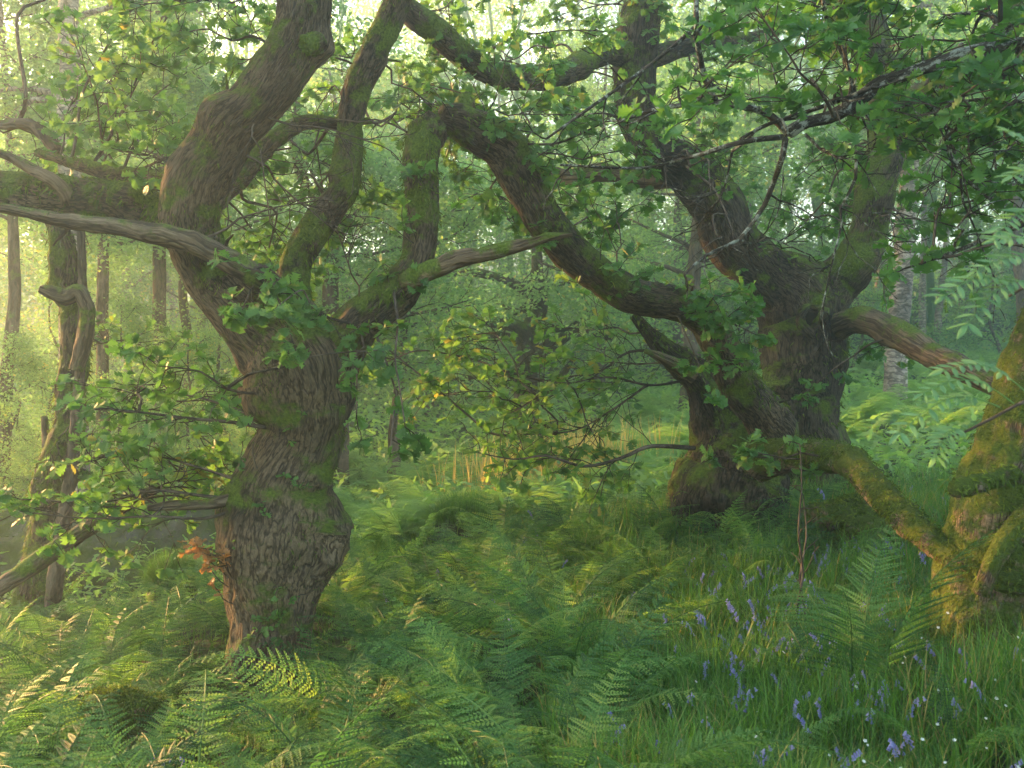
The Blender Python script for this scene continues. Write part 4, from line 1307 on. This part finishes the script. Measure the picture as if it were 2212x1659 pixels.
def fern(x, y, s, rs, label, group, meshes=FRONDS, nf=(5, 9), swing=None, name="fern"):
    root = thing(name, (x, y, gz(x, y) - 0.02), label, "fern", group)
    k = rs.integers(nf[0], nf[1])
    a0 = rs.uniform(0, 6.28)
    for i in range(k):
        a = a0 + i * 2 * np.pi / k + rs.normal(0, 0.35)
        if swing is not None:
            a = swing + rs.normal(0, 0.8)
        o = link("frond", meshes[rs.integers(0, len(meshes))], root, loc=(0.04 * math.cos(a), 0.04 * math.sin(a), 0),
                 rot=(rs.normal(0, 0.25), rs.normal(0, 0.22), a), sc=s * rs.uniform(0.75, 1.2))
    return root


# single ferns that stand out
rs = np.random.default_rng(9)
HERO = [
    (1850, 4.5, 1.05, UPRIGHT, "tall upright fern before the mossy trunk, lower right", 4),
    (1310, 2.75, 0.5, UPRIGHT, "single young fern standing upright at the bottom edge, centre", 2),
    (1170, 3.6, 1.0, FRONDS, "fern with drooping fronds beside the dark hollow at bottom centre", 6),
    (1060, 4.6, 1.1, FRONDS, "large arching fern in the middle of the foreground with fronds bent right", 7),
    (1500, 3.3, 0.9, FRONDS, "low fern spreading over the grass at the bottom, right of centre", 4),
    (300, 4.9, 1.0, FRONDS, "fern catching the sun left of the big oak's foot", 7),
    (690, 5.3, 1.15, FRONDS, "big fern hiding the right side of the big oak's foot", 8),
    (640, 4.9, 1.0, FRONDS, "fern arching across the big oak's foot on its right", 7),
]
for u, d, s, ms, lab, k in HERO:
    p = at(u, CV, d)
    fern(p[0], p[1], s, rs, lab, None, ms, (k, k + 1))


def zlabel(x, y):
    u = CU + F * x / y
    if y > 9:
        return ("pale bracken frond cluster in the misty glade under the arching limb", "ferns of the misty glade") if u < 1500 else ("pale green bracken plant on the slope behind the forked oak", "bracken on the right slope")
    if u < 480:
        return ("lacy green fern in the bed left of the big oak", "ferns left of the big oak")
    if u < 900:
        return ("lacy green fern in the thick bed in front of the big oak", "ferns in front of the big oak") if y < 5.8 else ("lacy green fern growing close behind the big oak's foot", "ferns behind the big oak")
    if u < 1350:
        return ("lacy fern in the foreground bed below the glade", "ferns below the glade") if y < 5.8 else ("feathery fern on the rise between the big oak and the squat oak", "ferns between the oaks")
    return ("fern growing among grass and bluebells at the right", "ferns among the grass") if y < 6.5 else ("feathery fern at the foot of the squat burred oak", "ferns by the squat oak")


placed = []


def try_fern(x, y, s, rs, mind, **kw):
    for px_, py_ in placed[-400:]:
        if (px_ - x) ** 2 + (py_ - y) ** 2 < mind * mind:
            return
    if (x + 1.5) ** 2 + (y - 6.0) ** 2 < 0.30 or (x - 1.72) ** 2 + (y - 8) ** 2 < 0.35 or (x - 2.3) ** 2 + (y - 4.9) ** 2 < 0.25:
        return
    du = abs(CU + F * x / y - 550)
    if 3.9 < y < 6.0 and du < 62:
        return
    if 3.9 < y < 6.0 and du < 150:
        s *= 0.6
    placed.append((x, y))
    lab, grp = zlabel(x, y)
    fern(x, y, s, rs, lab, grp, **kw)


rs = np.random.default_rng(21)
for i in range(1200):
    y = 2.7 + 6.0 * rs.uniform() ** 1.1
    u = rs.uniform(-150, 1330)
    x = (u - CU) / F * y
    if len(placed) < 225:
        try_fern(x, y, rs.uniform(0.75, 1.15), rs, 0.22 if y < 6 else 0.28, swing=None)
for i in range(240):
    y = rs.uniform(6.2, 8.2)
    u = rs.uniform(1150, 1800)
    if len(placed) < 262:
        try_fern((u - CU) / F * y, y, rs.uniform(0.65, 0.95), rs, 0.26)
for i in range(40):
    y = rs.uniform(3.2, 6.2)
    u = rs.uniform(1400, 2200)
    if len(placed) < 276:
        try_fern((u - CU) / F * y, y, rs.uniform(0.45, 0.7), rs, 0.45, nf=(3, 6))

# bracken further off: single plants of one mesh
def bracken_mesh(seed):
    rs = np.random.default_rng(seed)
    g = Geo()
    for i in range(6):
        a = rs.uniform(0, 6.28)
        src = FRONDS[rs.integers(0, 8)] if seed % 2 else BRACKEN[rs.integers(0, 3)]
        n = len(src.vertices)
        co = np.zeros(n * 3, np.float32)
        src.vertices.foreach_get("co", co)
        co = co.reshape(-1, 3).astype(float) * rs.uniform(0.8, 1.2)
        c, s = math.cos(a), math.sin(a)
        co = co @ np.array([[c, s, 0], [-s, c, 0], [0, 0, 1]]) + np.array([rs.normal(0, 0.1), rs.normal(0, 0.1), 0])
        m = len(src.polygons)
        vv = np.zeros(len(src.loops), np.int32)
        src.loops.foreach_get("vertex_index", vv)
        g.add(co, vv.reshape(-1, 4), None, rs.uniform(0.35, 0.75))
    return g.mesh("bracken", M["glade_herb_bright"], False)


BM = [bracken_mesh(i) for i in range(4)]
rs = np.random.default_rng(22)
nb = 0
for i in range(900):
    if nb >= 210:
        break
    if rs.uniform() < 0.35:
        y = rs.uniform(8.6, 16)
        u = rs.uniform(500, 1650)
    else:
        y = rs.uniform(10, 24)
        u = rs.uniform(1350, 2300)
    x = (u - CU) / F * y
    lab, grp = zlabel(x, max(y, 9.1))
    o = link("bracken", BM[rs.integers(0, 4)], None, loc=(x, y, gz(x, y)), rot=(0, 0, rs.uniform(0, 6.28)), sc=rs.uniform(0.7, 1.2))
    tag(o, lab, "fern", grp)
    nb += 1


def bracken_carpet():
    """bracken and herbs beyond the plants one can count"""
    rs = np.random.default_rng(23)
    n = 64000
    y = 9 + 36 * rs.uniform(0, 1, n) ** 1.3
    u = rs.uniform(-900, 3500, n)
    x = (u - CU) / F * y
    z = ground_h(x, y) + rs.uniform(0.02, 0.45, n) * (0.6 + 0.4 * rs.uniform(0, 1, n))
    f = rs.normal(0, 1, (n, 3))
    f[:, 2] *= 0.4
    up = np.array([0, 0, 1.0]) + rs.normal(0, 0.4, (n, 3))
    g = Geo()
    k = 6
    xx = np.linspace(0, 1, k)
    hw = np.where(np.arange(k) % 2 == 0, 0.10, 0.24) * (1 - xx * 0.8)
    v = np.vstack([np.stack([xx, 0 * xx, -0.3 * xx ** 2], 1), np.stack([xx, hw, -0.3 * xx ** 2], 1), np.stack([xx, -hw, -0.3 * xx ** 2], 1)])
    a = np.arange(k - 1)
    tm = (v, np.vstack([np.stack([a, a + 1, k + a + 1, k + a], 1), np.stack([a, 2 * k + a, 2 * k + a + 1, a + 1], 1)]))
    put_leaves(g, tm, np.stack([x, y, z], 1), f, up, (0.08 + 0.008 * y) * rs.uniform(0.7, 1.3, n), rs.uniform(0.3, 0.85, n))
    tag(g.build("bracken_carpet", M["glade_herb_bright"], None, False), "carpet of pale bracken and herbs covering the distant woodland floor", "undergrowth", kind="stuff")


bracken_carpet()


# ------------------------------------------------------------------ grass
def blades(g, x, y, z0, L, W, rs, lean=0.5, var=(0.1, 0.9)):
    n = len(x)
    a = rs.uniform(0, 2 * np.pi, n)
    d = np.stack([np.cos(a), np.sin(a), np.zeros(n)], 1)
    sd = np.stack([-np.sin(a), np.cos(a), np.zeros(n)], 1)
    b = rs.uniform(0.1, 1.0, n) * lean
    t = np.array([0, 0.35, 0.7, 1.0])
    base = np.stack([x, y, z0], 1)
    c = base[:, None, :] + d[:, None, :] * (b * L)[:, None, None] * (t ** 2)[None, :, None] + np.array([0, 0, 1.0]) * (L[:, None, None] * (t[None, :, None] - 0.35 * b[:, None, None] * (t ** 2.5)[None, :, None]))
    w = W[:, None] * np.array([0.8, 1.0, 0.7, 0.08])
    Lf = c - sd[:, None, :] * w[:, :, None] * 0.5
    Rt = c + sd[:, None, :] * w[:, :, None] * 0.5
    V = np.stack([Lf, Rt], 2).reshape(-1, 3)
    k = np.arange(3) * 2
    q = np.stack([k, k + 1, k + 3, k + 2], 1)
    Q = (q[None] + (np.arange(n) * 8)[:, None, None]).reshape(-1, 4)
    g.add(V, Q, None, np.repeat(rs.uniform(*var, n), 8))


def grass():
    rs = np.random.default_rng(41)
    g = Geo()
    n = 60000
    y = 2.4 + 6.6 * rs.uniform(0, 1, n) ** 1.15
    u = 1330 + 950 * rs.uniform(-0.16, 1, n)
    x = (u - CU) / F * y
    keep = fbm(np.stack([x * 1.2, y * 1.2, 0 * x], 1), 2, 3) > -0.45
    x, y = x[keep], y[keep]
    cl = 0.7 + 0.6 * (fbm(np.stack([x * 2.5, y * 2.5, 0 * x], 1), 2, 8) + 0.3)
    L = rs.uniform(0.14, 0.40, len(x)) * np.clip(cl, 0.5, 1.3)
    blades(g, x, y, ground_h(x, y) - 0.02, L, rs.uniform(0.003, 0.0065, len(x)), rs, 0.9, (0.08, 1.0))
    n = 34000
    y = 2.2 + 8.5 * rs.uniform(0, 1, n) ** 1.1
    x = (2230 + 1500 * rs.uniform(0, 1, n) - CU) / F * y
    blades(g, x, y, ground_h(x, y) - 0.02, rs.uniform(0.16, 0.40, n), rs.uniform(0.004, 0.008, n), rs, 0.9, (0.08, 1.0))
    n = 9000
    y = 2.2 + 8 * rs.uniform(0, 1, n)
    x = (-100 - 900 * rs.uniform(0, 1, n) - CU) / F * y
    blades(g, x, y, ground_h(x, y) - 0.02, rs.uniform(0.12, 0.36, n), rs.uniform(0.004, 0.008, n), rs, 0.9, (0.08, 0.9))
    n = 3500
    y = 2.4 + 5 * rs.uniform(0, 1, n)
    u = rs.uniform(-100, 1250, n)
    x = (u - CU) / F * y
    blades(g, x, y, ground_h(x, y) - 0.02, rs.uniform(0.10, 0.36, n), rs.uniform(0.003, 0.006, n), rs, 0.8)
    n = 36000
    y = 7.6 + 12 * rs.uniform(0, 1, n) ** 1.2
    u = rs.uniform(620, 1560, n)
    x = (u - CU) / F * y
    blades(g, x, y, ground_h(x, y) - 0.02, rs.uniform(0.12, 0.36, n), rs.uniform(0.004, 0.008, n), rs, 0.8, (0.35, 0.95))
    tag(g.build("grass", M["grass"], None, False), "long green grass growing over the woodland floor", "grass", kind="stuff")


grass()


def tussock(name, u, v, d, rad, n, L, label, mat="grass", var=(0.2, 0.8), lean=1.4, cat="grass tussock", squash=0.8):
    rs = np.random.default_rng(int(u))
    c = at(u, v, d)
    root = thing(name, c, label, cat)
    g = Geo()
    blob(g, c, rad, int(u) % 50, 0.15, 24, 18, 2, (1, 1, squash))
    g.build("mound", M["soil"], root)
    g = Geo()
    q = nrm(rs.normal(0, 1, (n, 3)))
    q[:, 2] = np.abs(q[:, 2])
    p = c + q * rad * np.array([1, 1, squash])
    blades(g, p[:, 0], p[:, 1], p[:, 2], rs.uniform(0.6, 1.2, n) * L, np.full(n, 0.0035), rs, lean, var)
    g.build("blades", M[mat], root, False)
    return root


tussock("grass_tussock", 372, 1275, 8.6, 0.22, 2600, 0.22, "rounded fine-leaved grass tussock beside the rock bank")
tussock("grass_tussock", 1010, 1135, 9.0, 0.30, 3000, 0.20, "dark grassy hummock in the middle of the glade", squash=0.55)
rs = np.random.default_rng(47)
p = at(1200, 1075, 12.5)
p[2] = gz(p[0], p[1])
dg = thing("dry_grass_clump", p, "tall clump of golden dry grass stalks in the glade", "grass clump")
g = Geo()
n = 1100
x = p[0] + rs.normal(0, 0.6, n)
y = p[1] + rs.normal(0, 0.4, n)
blades(g, x, y, ground_h(x, y) - 0.02, rs.uniform(0.4, 0.95, n), np.full(n, 0.012), rs, 0.35, (0.1, 0.9))
g.build("stalks", M["dry_grass"], dg, False)


# ------------------------------------------------------------------ flowers
def bluebell_mesh(seed):
    rs = np.random.default_rng(seed)
    s, f = Geo(), Geo()
    H = rs.uniform(0.26, 0.36)
    t = np.linspace(0, 1, 9)
    P = np.stack([0.09 * t ** 3, 0.01 * np.sin(t * 4), H * (t - 0.12 * t ** 5)], 1)
    tube(s, P, np.linspace(0.0026, 0.0014, 9), 5, 0.5, cap=False)
    for i in range(rs.integers(6, 10)):
        k = 0.60 + 0.42 * i / 9
        a = np.array([np.interp(k, t, P[:, j]) for j in range(3)])
        ph = rs.uniform(-1.3, 1.3)
        out = np.array([math.cos(ph), math.sin(ph), 0])
        top = a + out * 0.012
        tube(s, np.array([a, a + out * 0.008 + [0, 0, 0.004], top]), [0.0009] * 3, 3, 0.5, cap=False)
        ax = nrm(out * 0.5 + np.array([0, 0, -1.0]))
        q = np.array([top, top + ax * 0.006, top + ax * 0.014, top + ax * 0.019, top + ax * 0.022])
        tube(f, q, np.array([0.002, 0.0052, 0.0058, 0.0075, 0.0105]), 6, rs.uniform(0.2, 1.0), cap=False)
    return s.mesh("stem", M["stem"]), f.mesh("bells", M["bluebell"])


BB = [bluebell_mesh(i) for i in range(6)]


def bluebell(x, y, rs, label, group):
    s, f = BB[rs.integers(0, 6)]
    root = thing("bluebell", (x, y, gz(x, y)), label, "flower", group)
    root.rotation_euler = (rs.normal(0, 0.12), rs.normal(0, 0.12), rs.uniform(0, 6.28))
    k = rs.uniform(0.58, 0.88)
    root.scale = (k, k, k)
    link("stem", s, root, loc=(0, 0, 0))
    link("bells", f, root, loc=(0, 0, 0))


rs = np.random.default_rng(51)
for rect, dd, n, lab in [
    ((1480, 0, 1900, 0), (4.4, 6.8), 95, "bluebell in the drift between the squat oak and the mossy trunk"),
    ((1340, 0, 2200, 0), (3.0, 4.6), 80, "bluebell scattered through the near grass at lower right"),
    ((1780, 0, 2120, 0), (6.0, 8.4), 45, "bluebell beyond the sagging mossy limb"),
    ((60, 0, 420, 0), (3.3, 4.4), 26, "bluebell by the small mossy stone at lower left"),
    ((880, 0, 1330, 0), (5.2, 9.0), 30, "bluebell among the ferns below the glade"),
    ((960, 0, 1260, 0), (2.9, 3.4), 5, "bluebell in the dark gap at the bottom centre"),
]:
    for i in range(n):
        d = rs.uniform(*dd)
        u = np.clip(rs.normal((rect[0] + rect[2]) / 2, (rect[2] - rect[0]) * 0.3), rect[0] - 40, rect[2] + 40)
        bluebell((u - CU) / F * d, d, rs, lab, "bluebells: " + lab[9:])


def stitchwort_mesh(seed):
    rs = np.random.default_rng(seed)
    s, f = Geo(), Geo()
    H = rs.uniform(0.20, 0.30)
    P, e = wobbly((0, 0, 0), (0.1, 0, 1), H, rs, 6, 0.12, 0.0)
    tube(s, P, np.full(7, 0.0012), 4, 0.6, cap=False)
    c = P[-1]
    ax = nrm(np.array([rs.normal(0, 0.4), -0.6, 0.9]))
    e1 = nrm(np.cross(ax, [0, 0, 1]))
    e2 = np.cross(ax, e1)
    for i in range(5):
        for b in (-0.22, 0.22):
            a = i * 2 * np.pi / 5 + b
            d = math.cos(a) * e1 + math.sin(a) * e2
            w = np.cross(ax, d)
            r = 0.0105
            f.add([c, c + d * r * 0.6 + w * 0.0025, c + d * r + ax * 0.002, c + d * r * 0.6 - w * 0.0025], [[0, 1, 2, 3]], None, rs.uniform())
    return s.mesh("stem", M["stem"]), f.mesh("petals", M["white_petal"], False)


SW = [stitchwort_mesh(i) for i in range(4)]
for i in range(75):
    d = rs.uniform(2.9, 4.8)
    u = rs.uniform(1780, 2230) if i < 55 else rs.uniform(1450, 2100)
    x = (u - CU) / F * d
    lab = "small white star-petalled flower in the grass at the lower right corner" if i < 55 else "small white star-petalled flower in the grass at bottom, left of the dense patch"
    root = thing("stitchwort", (x, d, gz(x, d)), lab, "flower", "white flowers in the corner" if i < 55 else "white flowers in the open grass")
    root.rotation_euler = (0, 0, rs.uniform(-0.8, 0.8))
    k = rs.uniform(0.5, 0.85)
    root.scale = (k, k, k)
    s, f = SW[i % 4]
    link("stem", s, root, loc=(0, 0, 0))
    link("petals", f, root, loc=(0, 0, 0))

# small green shoots sprouting from the bark of the big oak
rs = np.random.default_rng(58)
for k in range(16):
    u, v = rs.uniform(540, 700), rs.uniform(840, 1370)
    p = at(u, v, 6.0)
    p[1] -= 0.26
    w, f, tips, dirs = Geo(), Geo(), [], []
    for j in range(rs.integers(1, 4)):
        q, e = wobbly(p + [0, 0.06, 0], np.array([rs.normal(0, 0.5), -1.0, rs.normal(0.2, 0.5)]), rs.uniform(0.08, 0.2), rs, 4, 0.25, 0.0)
        tube(w, q, np.linspace(0.003, 0.0015, 5), 4, cap=False)
        tips += [q[-1], q[3]]
        dirs += [e, e]
    o = w.build("shoot", M["twig"], lo.root)
    rosettes(f, tips, dirs, rs, (3, 5), (0.02, 0.045), base=0.4)
    f.build("foliage", M["oak_leaf"], o, False)

# leafy sprigs sitting along the arching limb and the big oak's inner limbs
rs = np.random.default_rng(59)
for tree, pool, n in ((fr, fr.anchor[1:2], 14), (lo, lo.anchor[1:3], 10), (rr, rr.anchor[0:2], 9)):
    A = np.vstack(pool)
    for k in range(n):
        p = A[rs.integers(0, len(A))] + np.array([rs.normal(0, 0.04), -0.07, rs.uniform(-0.04, 0.10)])
        w, f, tips, dirs = Geo(), Geo(), [], []
        for j in range(rs.integers(1, 4)):
            q, e = wobbly(p, np.array([rs.normal(0, 0.6), -0.7, rs.normal(0.35, 0.4)]), rs.uniform(0.16, 0.32), rs, 5, 0.25, 0.0)
            tube(w, q, np.linspace(0.004, 0.002, 6), 5, cap=False)
            tips += [q[-1], q[3]]
            dirs += [e, e]
        o = w.build("shoot", M["twig"], tree.root)
        rosettes(f, tips, dirs, rs, (3, 6), (0.04, 0.08), base=0.45)
        f.build("foliage", M["oak_leaf"], o, False)

# withered shoots on the sunlit side of the big oak
rs = np.random.default_rng(57)
ep = Geo()
fo = Geo()
tips, dirs = [], []
for i in range(9):
    p, e = wobbly(at(500 + rs.uniform(-8, 10), 1240 + rs.uniform(-40, 70), 5.72), np.array([-1.0, -0.2, 0.5]) + rs.normal(0, 0.4, 3), rs.uniform(0.15, 0.35), rs, 5, 0.2, 0.05)
    tube(ep, p, np.linspace(0.004, 0.002, 6), 4, cap=False)
    tips += [p[-1], p[3], p[4]]
    dirs += [e, e, e]
o = ep.build("shoot", M["twig"], lo.root)
rosettes(fo, tips, dirs, rs, (4, 6), (0.025, 0.05), base=0.5)
fo.build("withered_leaves", M["dry_leaf"], o, False)

# ------------------------------------------------------------------ morning mist
def haze():
    m, nt, out = new_mat("haze")
    pv = N(nt, "ShaderNodeVolumePrincipled")
    pv.inputs["Color"].default_value = (0.68, 0.88, 1.0, 1)
    pv.inputs["Density"].default_value = HAZE_DENSITY
    pv.inputs["Anisotropy"].default_value = HAZE_G
    nt.links.new(pv.outputs[0], out.inputs["Volume"])
    g = Geo()
    x, y0, y1, z0, z1 = 180, -30, 175, -8, 34
    v = [(-x, y0, z0), (x, y0, z0), (x, y1, z0), (-x, y1, z0), (-x, y0, z1), (x, y0, z1), (x, y1, z1), (-x, y1, z1)]
    g.add(v, [[0, 3, 2, 1], [4, 5, 6, 7], [0, 1, 5, 4], [1, 2, 6, 5], [2, 3, 7, 6], [3, 0, 4, 7]])
    tag(g.build("haze", m, None, False), "thin morning mist filling the wood", "mist", kind="stuff")


haze()
